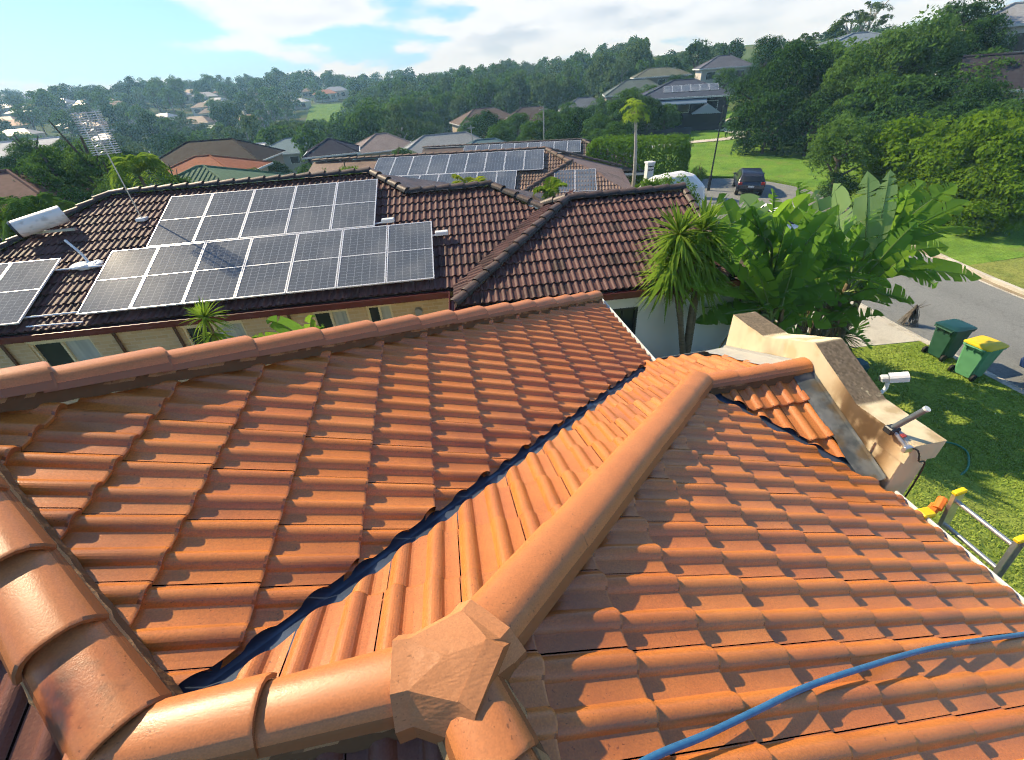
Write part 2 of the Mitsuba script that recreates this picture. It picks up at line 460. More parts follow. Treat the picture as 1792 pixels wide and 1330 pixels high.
def caps(parent, p0, p1, count, w, h, mat_, step=0.02, name='ridge_cap', taper=0.012, n=18, lead=0.0, rise=0.024):
    """count caps laid from p0 (head, upper end) to p1 (nose of the last one)"""
    p0, p1 = np.array(p0, float), np.array(p1, float)
    R = frame_along(p0, p1)
    L = np.linalg.norm(p1 - p0) / count
    for k in range(count):
        v, q = cap_mesh(L + 0.05, w - taper, w, h - step * 0.6, h + step * 0.4, n)
        v = v.copy()
        jr = np.random.default_rng(500 + k)
        v[:, 1] += jr.normal(0, 0.003) + (v[:, 0] - L / 2) * jr.normal(0, 0.008)
        v[:, 2] += -step * (L + 0.05 - v[:, 0]) / L * 0.5
        v[:, 0] += k * L - 0.05
        put(name, trimesh.Trimesh(v @ R + p0 + [0, 0, rise], np.vstack([q[:, [0, 1, 2]], q[:, [0, 2, 3]]]), process=False), mat_, parent, smooth=40)
    return R


def bedding(parent, p0, p1, w, h, mat_, seed, name='bedding', amp=0.008):
    """the strip of mortar under a run of caps"""
    p0, p1 = np.array(p0, float), np.array(p1, float)
    R = frame_along(p0, p1)
    L = np.linalg.norm(p1 - p0)
    n = max(int(L / 0.03), 4)
    xs = np.linspace(0, L, n + 1)
    prof = np.array([(-w - 0.012, -h), (-w, -0.1 * h), (-w * 0.8, 0.03), (w * 0.8, 0.03), (w, -0.1 * h), (w + 0.012, -h)])
    v = np.concatenate([np.column_stack([np.full(len(prof), x), prof]) for x in xs])
    v[:, 1:] += (mnoise(v * 22 + seed, seed) - 0.5)[:, None] * amp * np.array([2.0, 1.0])
    m = len(prof)
    i, j = np.meshgrid(np.arange(n), np.arange(m - 1), indexing='ij')
    q = np.stack([i * m + j, (i + 1) * m + j, (i + 1) * m + j + 1, i * m + j + 1], -1).reshape(-1, 4)
    put(name, trimesh.Trimesh(v @ R + p0, np.vstack([q[:, [0, 1, 2]], q[:, [0, 2, 3]]]), process=False), mat_, parent, smooth=40)


CW, CH = 0.135, 0.10
apex = (AX, AY, AZ)
hip1_end = (J1X - 0.02, YD + 0.02, ZD)
caps(roof, apex, hip1_end, 5, 0.118, 0.088, CAP, step=0.034)
bedding(roof, apex, hip1_end, 0.115, 0.06, BED, 1)
caps(roof, (J1X - 0.08, YD, ZD), (J2X - 0.10, YD, ZD), 2, 0.108, 0.082, CAP, step=0.020)
bedding(roof, (J1X, YD, ZD), (J2X, YD, ZD), 0.10, 0.06, BED, 2)
far_end = (EAVE_A - 0.01, YFAR - 0.01, zA(EAVE_A, 0))
caps(roof, apex, far_end, 14, 0.115, 0.085, CAP, step=0.024)
bedding(roof, apex, far_end, 0.095, 0.05, BED, 3)
gs = (XG, YG, ZG)
caps(roof, (J2X + 0.12, YD + 0.12, ZD - t * 0.12), (XG + 0.02, YG + 0.02, ZG), 6, 0.125, 0.098, CAP, step=0.010, taper=0.004)
bedding(roof, (J2X, YD, ZD), gs, 0.098, 0.06, BED, 4)
caps(roof, (XG - 0.02, YG, ZG), (WALLX - 0.005, YG, ZG), 3, 0.095, 0.075, CAP, step=0.014)
bedding(roof, gs, (WALLX - 0.01, YG, ZG), 0.085, 0.05, BED, 5)
h2 = 2.6
hip2 = lambda s_: (J2X + HX * s_, YD - s_, ZD - t * HX * s_)
caps(roof, hip2(0.05), hip2(0.25), 1, 0.115, 0.085, CAP, step=0.020)
caps(roof, hip2(0.25), hip2(2.9), 7, 0.105, 0.08, CAP, step=0.022)
bedding(roof, (J2X, YD, ZD), hip2(2.9), 0.12, 0.06, BED, 6)
# main ridge on the left, out of frame
caps(roof, (-5.5, AY, AZ), (AX, AY, AZ), 8, 0.13, 0.10, CAP, step=0.022)

# ---- the three-way junction cap: faceted mortar-coated piece
sec = np.array([(-0.150, -0.055), (-0.143, 0.01), (-0.085, 0.098), (0.075, 0.108), (0.142, 0.015), (0.150, -0.055)])


def arm_end(dirxy, dist, drop, sc=1.0, lift=0.03):
    d = nrm(np.array([dirxy[0], dirxy[1], 0.0]))
    y = np.array([-d[1], d[0], 0.0])
    c = np.array([J2X, YD, ZD + lift]) + d * dist - np.array([0, 0, drop * dist])
    return c + sc * (sec[:, :1] * y + sec[:, 1:] * np.array([0, 0, 1.0]))


core = np.array([J2X, YD, ZD + 0.03]) + np.array([[0.05, 0, 0.125], [-0.08, 0.04, 0.122], [-0.05, -0.09, 0.11], [0.10, 0.08, 0.06], [0.12, -0.06, 0.05], [-0.10, 0.1, 0.03], [-0.1, -0.1, 0.02], [0, 0, -0.05]])
arms = [((-1, 0), 0.125, 0.0, 0.86), ((1, 1), 0.125, t * S2 * 1.1, 0.92), ((0.82, -0.57), 0.080, t * 0.8, 1.03)]
lips, col = [], []
for dxy, di, dp, sc in arms:
    lip = arm_end(dxy, di, dp, sc)
    lips.append(lip)
    col.append(m3.Manifold.hull_points(np.vstack([arm_end(dxy, di - 0.01, dp, sc * 1.0), arm_end(dxy, di + 0.045, dp, sc * 1.045)])))
jm = m3.Manifold.hull_points(np.vstack(lips + [np.array([[J2X - 0.02, YD + 0.0, ZD + 0.122], [J2X + 0.03, YD - 0.03, ZD + 0.115]])]))
for q in col:
    jm = jm + q
jm = manifold(jm.refine_to_length(0.02))
jm.vertices += ((mfbm(jm.vertices * 9, 3, 5) - 0.5) * 0.004)[:, None] * np.array([0.6, 0.6, 1.0])
put('junction_cap', jm, CAP3, roof, smooth=24)

# ---- valleys


def valley(p0, p1, w, parent):
    p0, p1 = np.array(p0, float), np.array(p1, float)
    R = frame_along(p0, p1)
    L = np.linalg.norm(p1 - p0)
    prof = np.array([(-w, w * 0.24), (-0.030, 0.006), (0, 0.0), (0.030, 0.006), (w, w * 0.24)])
    m = extrude_path(prof, p0 - [0, 0, 0.040], p1 - [0, 0, 0.040], R[1], R[2], closed=False)
    put('valley_gutter', m, VALLEY, parent, smooth=20)


valley((-1.15, YD, ZD), (-1.15 + YB - YD, YB, ZEAVE), 0.13, roof)
valley((XG, YG, ZG), (EAVE_E, YG - (EAVE_E - XG), zE(EAVE_E, 0)), 0.10, roof)

# ---- gutters and fascia
gut = np.array([(0, 0), (0, -0.085), (0.02, -0.105), (0.095, -0.105), (0.11, -0.09), (0.115, 0.012), (0.103, 0.014), (0.098, 0.004), (0.096, -0.082), (0.088, -0.092), (0.024, -0.092), (0.012, -0.08), (0.012, 0)])
for x0, y0, y1, z0 in ((EAVE_A - 0.02, YB + 0.05, YFAR + 0.12, zA(EAVE_A, 0) - 0.045), (EAVE_E - 0.03, -2.4, 1.72, zE(EAVE_E, 0) - 0.045)):
    put('gutter', extrude_path(gut, (x0, y0, z0), (x0, y1, z0), (1, 0, 0)), WHITE, house, smooth=20)
    b = MB().box((x0 - 0.016, (y0 + y1) / 2, z0 - 0.09), (0.026, y1 - y0 - 0.02, 0.19), bevel=0.003)
    put('fascia', b.out(), WHITE, house)
put('gutter', extrude_path(gut, (EAVE_A + 0.13, YB - 0.02, ZEAVE - 0.045), (WALLX - 0.01, YB - 0.02, ZEAVE - 0.045), (0, 1, 0)), LEAD, house, smooth=20)

# ---- walls under the eaves
CREAM = mat('m_render', lambda p, n, uv: mix(C(0.66, 0.56, 0.38), C(0.55, 0.45, 0.29), fbm(p.x * 3, p.y * 3, p.z * 1.2, 4)), rough=0.8, spec=0.2, bump=lambda p, n, uv: fbm(p.x * 60, p.y * 60, p.z * 60, 3), bscale=0.003)
wl = MB()
for c, s in (((1.75, 4.75, 2.1), (0.2, 1.6, 4.0)), ((2.5, 3.5, 2.1), (1.3, 0.2, 4.0)), ((2.62, 0.55, 2.05), (0.2, 5.6, 4.1)), ((-1.4, -2.2, 2.1), (8.2, 0.2, 4.0)), ((-5.4, 1.6, 2.1), (0.2, 7.8, 4.0))):
    wl.box(c, s)
# the back wall stands under the verge of face A, skewed to the rest
zt = lambda x: ZD - t * (x + 1.150) - 0.08
vv = [(AX + 0.05, AY - 0.05), (EAVE_A - 0.35, YFAR - 0.45)]
wl.add([(vv[0][0], vv[0][1], 0), (vv[1][0], vv[1][1], 0), (vv[1][0], vv[1][1], zt(vv[1][0])), (vv[0][0], vv[0][1], zt(vv[0][0]))], [[0, 1, 2, 3]])
wl.box((-3.8, AY - 0.1, 2.8), (3.4, 0.2, 5.6))
put('wall', wl.out(), CREAM, house)
# ------------------------------------------------------------------ parapet gable wall of the small wing, flashings, things on it
def parapet_colour(p, n, uv):
    base = mix(C(0.72, 0.63, 0.43), C(0.60, 0.51, 0.33), fbm(p.x * 4, p.y * 4, p.z * 4, 4))
    top = smoothstep(0.5, 0.8, n.z)
    a = fbm(p.x * 8, p.y * 8, p.z * 3, 5)
    b = noise(p.x * 55, p.y * 55, p.z * 20)
    lichen_zone = dr.maximum(smoothstep(3.42, 3.46, p.y), smoothstep(2.86, 2.81, p.y) * smoothstep(2.22, 2.27, p.y))
    lichen = top * lichen_zone * smoothstep(0.18, 0.48, a + 0.3 * b)
    dust = top * (1 - lichen_zone) * smoothstep(0.35, 0.7, a) * 0.8
    c = mix(base, mix(C(0.075, 0.058, 0.040), C(0.22, 0.17, 0.115), b), lichen * 0.95)
    c = mix(c, C(0.40, 0.29, 0.15), dust)
    # rusty water stains on the inner face of the near half, soft streaks
    face = smoothstep(-0.5, -0.9, n.x)
    run = 0.5 * fbm(p.y * 9, p.z * 3.0, 3.0, 4) + 0.5 * fbm(p.y * 5, p.z * 6, 7.0, 4)
    zone = smoothstep(2.75, 2.25, p.y) * smoothstep(1.72, 1.95, p.y)
    c = mix(c, C(0.36, 0.17, 0.05), face * zone * smoothstep(0.26, 0.54, run) * 0.75)
    c = mix(c, C(0.07, 0.045, 0.025), face * smoothstep(2.55, 2.3, p.y) * smoothstep(1.80, 1.98, p.y) * smoothstep(0.28, 0.52, run) * 0.88)
    c = mix(c, C(0.16, 0.12, 0.08), (1 - top) * smoothstep(0.50, 0.72, fbm(p.y * 4, p.z * 1.6, p.x * 4 + 5, 4)) * 0.55)
    c = mix(c, C(0.50, 0.28, 0.10), face * (1 - zone) * smoothstep(0.45, 0.7, run) * 0.45)
    return c


PARA = mat('m_parapet', parapet_colour, rough=0.85, spec=0.15, bump=lambda p, n, uv: fbm(p.x * 45, p.y * 45, p.z * 45, 4), bscale=0.004)
ZS, ZP, WT = 4.63, 4.885, 0.27
outline = [(1.75, 4.45), (1.75, ZS), (2.26, ZS), (YG - 0.005, ZP), (YG + 0.02, ZP), (3.41, ZS), (3.95, ZS), (3.95, 3.95), (2.0, 3.95), (2.0, 4.45)]
from shapely.geometry import Polygon
pv = trimesh.creation.extrude_polygon(Polygon(outline), WT, engine='earcut')
pm = m3.Manifold(m3.Mesh(np.array(pv.vertices, np.float32), np.array(pv.faces, np.uint32)))
pm = manifold(pm.refine_to_length(0.07))
pm.vertices = np.column_stack([WALLX + pm.vertices[:, 2], pm.vertices[:, 0], pm.vertices[:, 1]])
pm.vertices += (mfbm(pm.vertices * 9, 3, 3) - 0.5)[:, None] * 0.008
par = put('parapet', pm, PARA, house, smooth=25)
b = MB().box((WALLX + WT / 2, 1.955, 2.2), (WT - 0.03, 0.36, 4.5), bevel=0.006)
put('pillar', b.out(), PARA, house)
b = MB().box((WALLX + WT / 2, 3.03, 2.0), (WT - 0.04, 1.78, 3.89))
put('gable_wall', b.out(), PARA, house)
# lead flashings
fl = MB()


def apron(p, q, w, up_h, steps, down, N, seed):
    """an L of lead: upstand on the wall, apron dressed over the tiles"""
    p, q = np.array(p, float), np.array(q, float)
    xs = np.linspace(0, 1, steps + 1)
    rows = []
    for s, hgt in ((-w, 0.026), (-w * 0.5, 0.034), (-0.012, 0.040), (-0.006, 0.040 + up_h)):
        r = p + (q - p) * xs[:, None] + np.array([1.0, 0, 0]) * s + np.array([0, 0, 1.0]) * hgt
        if s < -0.02:
            r = r + (mnoise(r * 13 + seed, seed) - 0.5)[:, None] * np.array([0.03, 0, 0.016])
        rows.append(r)
    n = steps + 1
    v = np.vstack(rows)
    i, j = np.meshgrid(np.arange(3), np.arange(steps), indexing='ij')
    qd = np.stack([i * n + j, i * n + j + 1, (i + 1) * n + j + 1, (i + 1) * n + j], -1).reshape(-1, 4)
    return trimesh.Trimesh(v, np.vstack([qd[:, [0, 1, 2]], qd[:, [0, 2, 3]]]), process=False)


put('flashing', apron((WALLX, YG - 0.05, zK(0, YG - 0.05)), (WALLX, 1.80, zK(0, 1.80)), 0.185, 0.03, 26, None, None, 4), LEAD, roof, smooth=40)
put('flashing', apron((WALLX, YG + 0.10, zB(0, YG + 0.10)), (WALLX, YB, zB(0, YB)), 0.25, 0.03, 26, None, None, 9), mat('m_lead_pale', lambda p, n, uv: mix(C(0.34, 0.35, 0.34), C(0.46, 0.44, 0.39), fbm(p.x * 9, p.y * 9, p.z * 9, 4)), rough=0.5, metallic=0.2), roof, smooth=40)

# antenna: dark tube on a clamp bracket at the wall's end
GREYMETAL = mat('m_grey_metal', (0.16, 0.20, 0.23), rough=0.35, spec=0.5, metallic=0.5)
DARKMETAL = mat('m_dark_metal', (0.03, 0.035, 0.04), rough=0.4, spec=0.5, metallic=0.3)
STEEL = mat('m_steel', lambda p, n, uv: mix(C(0.52, 0.52, 0.50), C(0.66, 0.66, 0.64), noise(p.x * 30, p.y * 30, p.z * 30)), rough=0.38, metallic=0.85)
REDP = mat('m_red', (0.30, 0.05, 0.05), rough=0.5)
a0, a1 = np.array([3.12, 1.925, 4.66]), np.array([3.16, 1.815, 4.93])
ant = thing('antenna', 'short dark grey tube antenna clamped at an angle on the cream parapet wall', 'antenna')
put('tube', MB().tube([a0 - (a1 - a0) * 0.05, a0, a0 + (a1 - a0) * 0.96], 0.021, 14).out(), GREYMETAL, ant, smooth=40)
put('end_cap', MB().tube([a0 + (a1 - a0) * 0.95, a1], 0.023, 14).out(), mat('m_pale_plastic', (0.62, 0.66, 0.62), rough=0.4), ant, smooth=40)
b = MB().box(a0 + [0.0, -0.005, -0.005], (0.085, 0.07, 0.055), bevel=0.008)
put('clamp', b.out(), DARKMETAL, ant)
b = MB().tube([(3.12, 1.92, 4.655), (3.12, 1.86, 4.64), (3.125, 1.78, 4.60)], 0.013, 8).tube([(3.155, 1.90, 4.66), (3.155, 1.83, 4.63), (3.15, 1.77, 4.60)], 0.011, 8).box((3.14, 1.765, 4.60), (0.11, 0.03, 0.05), bevel=0.004)
put('bracket', b.out(), STEEL, ant, smooth=40)
b = MB().box((3.14, 1.845, 4.655), (0.03, 0.03, 0.012))
put('tape', b.out(), REDP, ant)
put('cable', MB().tube(catmull([(3.14, 1.76, 4.61), (3.17, 1.73, 4.60), (3.22, 1.72, 4.50), (3.33, 1.72, 4.2), (3.33, 1.72, 2.0)], 6), 0.006, 6).out(), DARKMETAL, ant, smooth=True)

# white box-shaped camera on a stem behind the wall
WPL = mat('m_white_plastic', (0.72, 0.73, 0.70), rough=0.35, spec=0.5)
cam = thing('security_camera', 'white box-shaped camera with hood on a short stem behind the cream parapet wall', 'camera')
c0 = np.array([3.55, 2.39, 4.73])
cs = 0.60
ax = nrm(np.array([0.62, -0.42, 0.25]))
sx = nrm(np.cross([0, 0, 1.0], ax))
R = np.array([ax, sx, np.cross(ax, sx)])
prof = np.array([(-0.062, -0.045), (-0.066, 0.03), (-0.045, 0.058), (0.045, 0.058), (0.066, 0.03), (0.062, -0.045)])
put('body', extrude_path(prof, c0 - ax * 0.02 * cs, c0 + ax * 0.19 * cs, R[1] * cs, R[2] * cs), WPL, cam, smooth=20)
b = MB().box(c0 - ax * 0.065 * cs, (0.10 * cs, 0.105 * cs, 0.085 * cs), R, bevel=0.01)
put('lens_housing', b.out(), mat('m_grey_plastic', (0.50, 0.52, 0.50), rough=0.4), cam)
b = MB().tube([c0 - ax * 0.112 * cs, c0 - ax * 0.128 * cs], 0.019, 14)
put('lens', b.out(), DARKMETAL, cam, smooth=30)
put('stem', MB().tube(catmull([c0 - ax * 0.02 - R[2] * 0.04, c0 + [0, 0, -0.12], c0 + [-0.1, -0.02, -0.2], (WALLX + WT, 2.35, 4.42)], 5), 0.016, 8).out(), WPL, cam, smooth=True)

# blue hose over the tiles
HOSE = mat('m_blue_hose', lambda p, n, uv: mix(C(0.025, 0.125, 0.27), C(0.045, 0.175, 0.35), noise(p.x * 60, p.y * 60, p.z * 60)), rough=0.4, spec=0.5)
hp = np.array([(0.10, 0.215, 5.46), (0.308, 0.321, 5.395), (0.586, 0.376, 5.28), (0.821, 0.423, 5.19), (1.07, 0.474, 5.085), (1.379, 0.517, 4.965), (1.964, 0.586, 4.72), (2.724, 0.629, 4.405), (3.10, 0.655, 4.24), (3.30, 0.66, 4.12), (3.36, 0.66, 3.6), (3.40, 0.66, 2.0)])
one('hose', MB().tube(catmull(hp, 10), 0.0108, 12).out(), HOSE, 'bright blue hose lying across the orange tiles of the right roof slope', 'hose', smooth=True)

# ladder against the right gutter
YEL = mat('m_yellow_plastic', lambda p, n, uv: mix(C(0.80, 0.60, 0.01), C(0.66, 0.50, 0.02), fbm(p.x * 40, p.y * 40, p.z * 40, 3)), rough=0.45, spec=0.4)
ORG = mat('m_orange_plastic', (0.75, 0.20, 0.03), rough=0.45)
lad = thing('ladder', 'aluminium ladder with yellow end caps leaning on the right gutter', 'ladder')
ltop, lbot = np.array([3.34, 0, 4.40]), np.array([4.45, 0, 0.15])
ld = nrm(lbot - ltop)
for y in (1.475, 1.085):
    pr = np.array([(-0.013, -0.036), (0.013, -0.036), (0.013, -0.03), (-0.006, -0.03), (-0.006, 0.03), (0.013, 0.03), (0.013, 0.036), (-0.013, 0.036)])
    if y < 1.3:
        pr = pr * [-1, 1]
        pr = pr[::-1]
    put('rail', extrude_path(pr, ltop + [0, y, 0], lbot + [0, y, 0], (0, 1, 0), np.cross(ld, (0, 1, 0))), STEEL, lad)
    b = MB().box(ltop + [0, y, 0] - ld * 0.005, (0.036, 0.085, 0.034), np.array([(0, 1, 0), np.cross(ld, (0, 1, 0)), ld]), bevel=0.006)
    put('end_cap', b.out(), YEL, lad)
for k in range(13):
    c = ltop + ld * (0.10 + k * 0.30)
    put('rung', MB().tube([c + [0, 1.085, 0], c + [0, 1.475, 0]], [0.016, 0.016], 10).out(), STEEL, lad, smooth=40)
so = thing('ladder_clamp', 'orange and yellow plastic clamp sitting on the gutter beside the ladder rail', 'clamp')
b = MB().box((3.22, 1.50, 4.17), (0.10, 0.075, 0.05), bevel=0.008)
put('pad', b.out(), YEL, so)
b = MB().box((3.33, 1.53, 4.15), (0.12, 0.06, 0.10), nrm(np.array([(0.8, 0.3, -0.5), (-0.35, 0.93, 0), (0.47, 0.17, 0.86)])), bevel=0.012).tube([(3.30, 1.50, 4.20), (3.38, 1.545, 4.24)], 0.03, 8)
put('body', b.out(), ORG, so)
# ------------------------------------------------------------------ solar panels (built once, placed many times)
def cell_colour(nx, ny, near):
    def fn(p, n, uv):
        x, y = uv.x * nx, uv.y * ny
        fx, fy = x - dr.floor(x), y - dr.floor(y)
        ex, ey = 0.5 - dr.abs(fx - 0.5), 0.5 - dr.abs(fy - 0.5)
        line = dr.maximum(1 - smoothstep(0.018, 0.05, ex), (1 - smoothstep(0.02, 0.06, ey)) * near)
        bus = 1 - smoothstep(0.012, 0.03, dr.abs(dr.abs(fx * 5 - dr.floor(fx * 5) - 0.5)) / 5)
        mid = 1 - smoothstep(0.004, 0.008, dr.abs(uv.y - 0.5))
        base = mix(C(0.022, 0.042, 0.075), C(0.030, 0.054, 0.092), cell_rand(dr.floor(x), dr.floor(y), 2))
        c = mix(base, C(0.05, 0.07, 0.10), bus * 0.5)
        c = mix(c, C(0.42, 0.46, 0.50), line * 0.55)
        c = mix(c, C(0.02, 0.025, 0.035), mid)
        dust = smoothstep(0.35, 0.8, fbm(p.x * 1.6, p.y * 1.6, p.z * 1.6, 4))
        return mix(c, C(0.30, 0.31, 0.31), 0.22 + 0.22 * dust)  # pale grey: dust plus sky glare mixed into the cell colour
    return fn


CELL = mat('m_cells', cell_colour(6, 20, 1.0), rough=0.75, spec=0.05, clearcoat=0.7, clearcoat_gloss=0.995)
CELLFAR = mat('m_cells_far', cell_colour(6, 10, 0.15), rough=0.25, spec=0.35)
ALU = mat('m_aluminium', (0.74, 0.75, 0.76), rough=0.35, spec=0.5, metallic=0.25)


def panel_shapes(pl, cells, half=True):
    w = 1.022
    fr = MB()
    bw, th = 0.022, 0.035
    for x in (0.5 * bw, w - 0.5 * bw):
        fr.box((x, pl / 2, th / 2), (bw, pl, th))
    for y in (0.5 * bw, pl - 0.5 * bw):
        fr.box((w / 2, y, th / 2 - 0.0005), (w - 2 * bw, bw, th - 0.001))
    if half:
        fr.box((w / 2, pl / 2, th - 0.0045), (w - 2 * bw, 0.022, 0.004))
    e = bw - 0.002
    g = trimesh.Trimesh([(e, e, th - 0.008), (w - e, e, th - 0.008), (w - e, pl - e, th - 0.008), (e, pl - e, th - 0.008)], [[0, 1, 2], [0, 2, 3]], process=False)
    return (ply(fr.out(), ALU), ply(g, cells, smooth=True, uv=np.array([(0, 0), (1, 0), (1, 1), (0, 1.0)])))


def local(az):
    u, v = np.array([math.cos(az), math.sin(az), 0]), np.array([-math.sin(az), math.cos(az), 0])
    R = np.array([u, v, [0, 0, 1.0]])
    return lambda p: np.asarray(p, float) @ R


def place_panel(shapes, xf, o, slope, label, group, flat=None):
    o = np.asarray(o, float)
    a = xf(o)
    ux, vy = xf(o + [1, 0, 0]) - a, xf(o + [0, math.cos(slope), math.sin(slope)]) - a
    m = np.eye(4)
    m[:3, 0], m[:3, 1], m[:3, 2], m[:3, 3] = ux, vy, np.cross(ux, vy), a
    k = thing('solar_panel', label, 'solar panel', group)
    mm = T(m.tolist())
    again('frame', shapes[0], k, mm)
    again('cells', shapes[1], k, mm)
    return k


def hullmesh_late(p):
    return manifold(m3.Manifold.hull_points(np.asarray(p, np.float64)))


# ------------------------------------------------------------------ the dark tiled house next door
NAZ = -0.065
NX = local(NAZ)
ns = 0.394
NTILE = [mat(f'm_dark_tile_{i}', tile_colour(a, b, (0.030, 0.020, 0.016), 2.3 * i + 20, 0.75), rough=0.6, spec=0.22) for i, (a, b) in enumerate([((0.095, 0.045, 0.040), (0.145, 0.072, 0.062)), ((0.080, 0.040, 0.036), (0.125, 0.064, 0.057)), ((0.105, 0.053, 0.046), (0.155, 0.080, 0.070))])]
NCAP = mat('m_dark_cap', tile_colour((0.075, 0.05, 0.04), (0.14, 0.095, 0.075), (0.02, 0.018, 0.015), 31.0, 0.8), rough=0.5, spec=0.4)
NDECK = mat('m_dark_deck', (0.02, 0.012, 0.01), rough=0.95)
nb = thing('dark_tiled_house', 'next-door house with dark brown tile roof carrying two rows of solar panels', 'house')
VE, VR, VR2, VW, VWR = 8.90, 13.30, 12.27, 7.95, 10.85
zN = lambda u, v: 3.33 + ns * (v - VE)
zW = lambda u, v: 3.33 + ns * (v - VW)
zL = lambda u, v: 3.36 + ns * (u + 0.43)
nt = []
nrng = np.random.default_rng(5)
cw = 0.07
base_ = [(1, -1, -22.4 + cw * 1.4), (-1, 1, 9.36), (0, 1, VE - 0.04)]
lay((0, -1), zN, -VE - 0.02, 0.325, 0.03, 0.30, (-15, 1, -9, 46),
    [base_ + [(-1, 0, 2.4), (0, -1, -VR + cw)], base_ + [(1, 0, -2.4), (-1, 0, 1.4), (-1, -1, -10.9 + cw)], base_ + [(1, 0, -1.4), (-1, 0, -0.79), (0, -1, -VR2 + cw)], base_ + [(1, 0, 0.79), (-1, -1, -13.04 + cw)]],
    PROF_FAR, 0.032, NTILE, nt, nrng, rows=2, jit=0.002, xf=NX)
lay((0, -1), zW, -VW - 0.02, 0.325, 0.10, 0.30, (-10, 1, -29, 3),
    [[(1, -1, -8.36 + cw), (0, 1, VW - 0.04), (0, -1, -VWR + cw), (-1, 0, -5.42)]], PROF_FAR, 0.032, NTILE, nt, nrng, rows=2, jit=0.002, xf=NX)
lay((-1, 0), zL, 0.41, 0.325, 7.97 , 0.30, (-11, 1, -1, 14),
    [[(1, -1, -9.32), (-1, 1, 8.36 + cw), (1, 0, -0.45), (0, -1, -11.2)]], PROF_FAR, 0.032, NTILE, nt, nrng, rows=2, jit=0.002, xf=NX)
nt.sort(key=lambda x: -x[0])
nroof = f'{nb}__roof'
dk = MB()
q3 = lambda u, v, z: NX((u, v, z - 0.07))
dk.add([q3(-13.5, VE, 3.33), q3(-9.1, VR, zN(0, VR)), q3(-2.4, VR, zN(0, VR)), q3(-1.4, VR2, zN(0, VR2)), q3(0.77, VR2, zN(0, VR2)), q3(1.9, 11.2, zN(0, 11.2)), q3(-0.46, VE, 3.33)], [[0, 6, 2], [0, 2, 1], [6, 3, 2], [6, 5, 3], [5, 4, 3]])
dk.add([q3(-0.41, VW, 3.33), q3(2.49, VWR, zW(0, VWR)), q3(5.4, VWR, zW(0, VWR)), q3(5.4, VW, 3.33)], [[0, 3, 1], [3, 2, 1]])
dk.add([q3(-0.41, VW, 3.36), q3(2.49, VWR, zL(2.49, 0)), q3(2.0, 11.3, zL(2.0, 0)), q3(-0.44, VE, 3.36)], [[0, 1, 3], [1, 2, 3]])
put('roof', dk.out(), NDECK, nb)
rest = {}
for i, (w, m, b) in enumerate(nt):
    if i < 300:
        put('tile', m, b, nroof, smooth=35)
    else:
        rest.setdefault(b, MB()).mesh(m)
for b, m in rest.items():
    tag(put('far_tiles', m.out(), b, nroof, smooth=35), kind='stuff')
bk = MB()
zr = zN(0, VR)
bk.add([NX((-9.1, VR, zr)), NX((-2.4, VR, zr)), NX((2.0, 17.7, 3.33)), NX((-13.5, 17.7, 3.33))], [[0, 1, 2], [0, 2, 3]])
bk.add([NX((-9.1, VR, zr)), NX((-13.5, 17.7, 3.33)), NX((-13.5, VE, 3.33))], [[0, 1, 2]])
zr2 = zN(0, VR2)
bk.add([NX((-1.4, VR2, zr2)), NX((0.77, VR2, zr2)), NX((4.1, 15.6, 3.33)), NX((-1.4, 15.6, 3.33))], [[0, 1, 2], [0, 2, 3]])
bk.add([NX((-2.4, VR, zr)), NX((-1.4, VR2, zr2)), NX((2.0, 15.6, 3.33)), NX((2.0, 17.7, 3.33))], [[0, 1, 2], [0, 2, 3]])
bk.add([NX((0.77, VR2, zr2)), NX((2.0, 11.15, zN(0, 11.1))), NX((4.1, 11.15, 3.33)), NX((4.1, 15.6, 3.33))], [[0, 1, 2], [0, 2, 3]])
zw2 = zW(0, VWR)
bk.add([NX((2.49, VWR, zw2)), NX((5.4, VWR, zw2)), NX((5.4, 13.75, 3.33)), NX((2.49, 13.75, 3.33))], [[0, 1, 2], [0, 2, 3]])
put('back_slope', bk.out(), NCAP, nroof)


def ncaps(a, b, n, w=0.125, h=0.10):
    caps(nroof, NX(a), NX(b), n, w, h, NCAP, step=0.03, n=8, rise=0.035)


ncaps((-9.1, VR, zr), (-2.4, VR, zr), 17)
ncaps((-9.1, VR, zr), (-13.5, VE, 3.33), 16)
ncaps((-2.4, VR, zr), (-1.38, VR2, zr2), 4)
ncaps((-1.4, VR2, zr2), (0.80, VR2, zr2), 6)
ncaps((0.77, VR2, zr2), (1.98, 11.14, zN(0, 11.14)), 4)
ncaps((2.49, VWR, zw2), (-0.41, VW, 3.36), 12)
ncaps((1.95, 11.25, zL(1.95, 0)), (2.49, VWR, zw2), 2)
ncaps((2.49, VWR, zw2), (5.4, VWR, zw2), 7)
ncaps((5.38, VWR, zw2), (5.38, VW, 3.35), 10, 0.09, 0.06)
# fascia / gutter in dark red, soffit, walls
RED = mat('m_dark_red', lambda p, n, uv: mix(C(0.15, 0.028, 0.022), C(0.10, 0.02, 0.018), fbm(p.x * 5, p.y * 5, p.z * 5, 3)), rough=0.4, spec=0.4)
SOF = mat('m_soffit', (0.62, 0.58, 0.44), rough=0.7)


def ngut(a, b, side):
    p0, p1 = NX(a), NX(b)
    s = NX(np.array(side, float))
    put('gutter', extrude_path(gut * [1, 1.25], p0, p1, s), RED, nb, smooth=20)


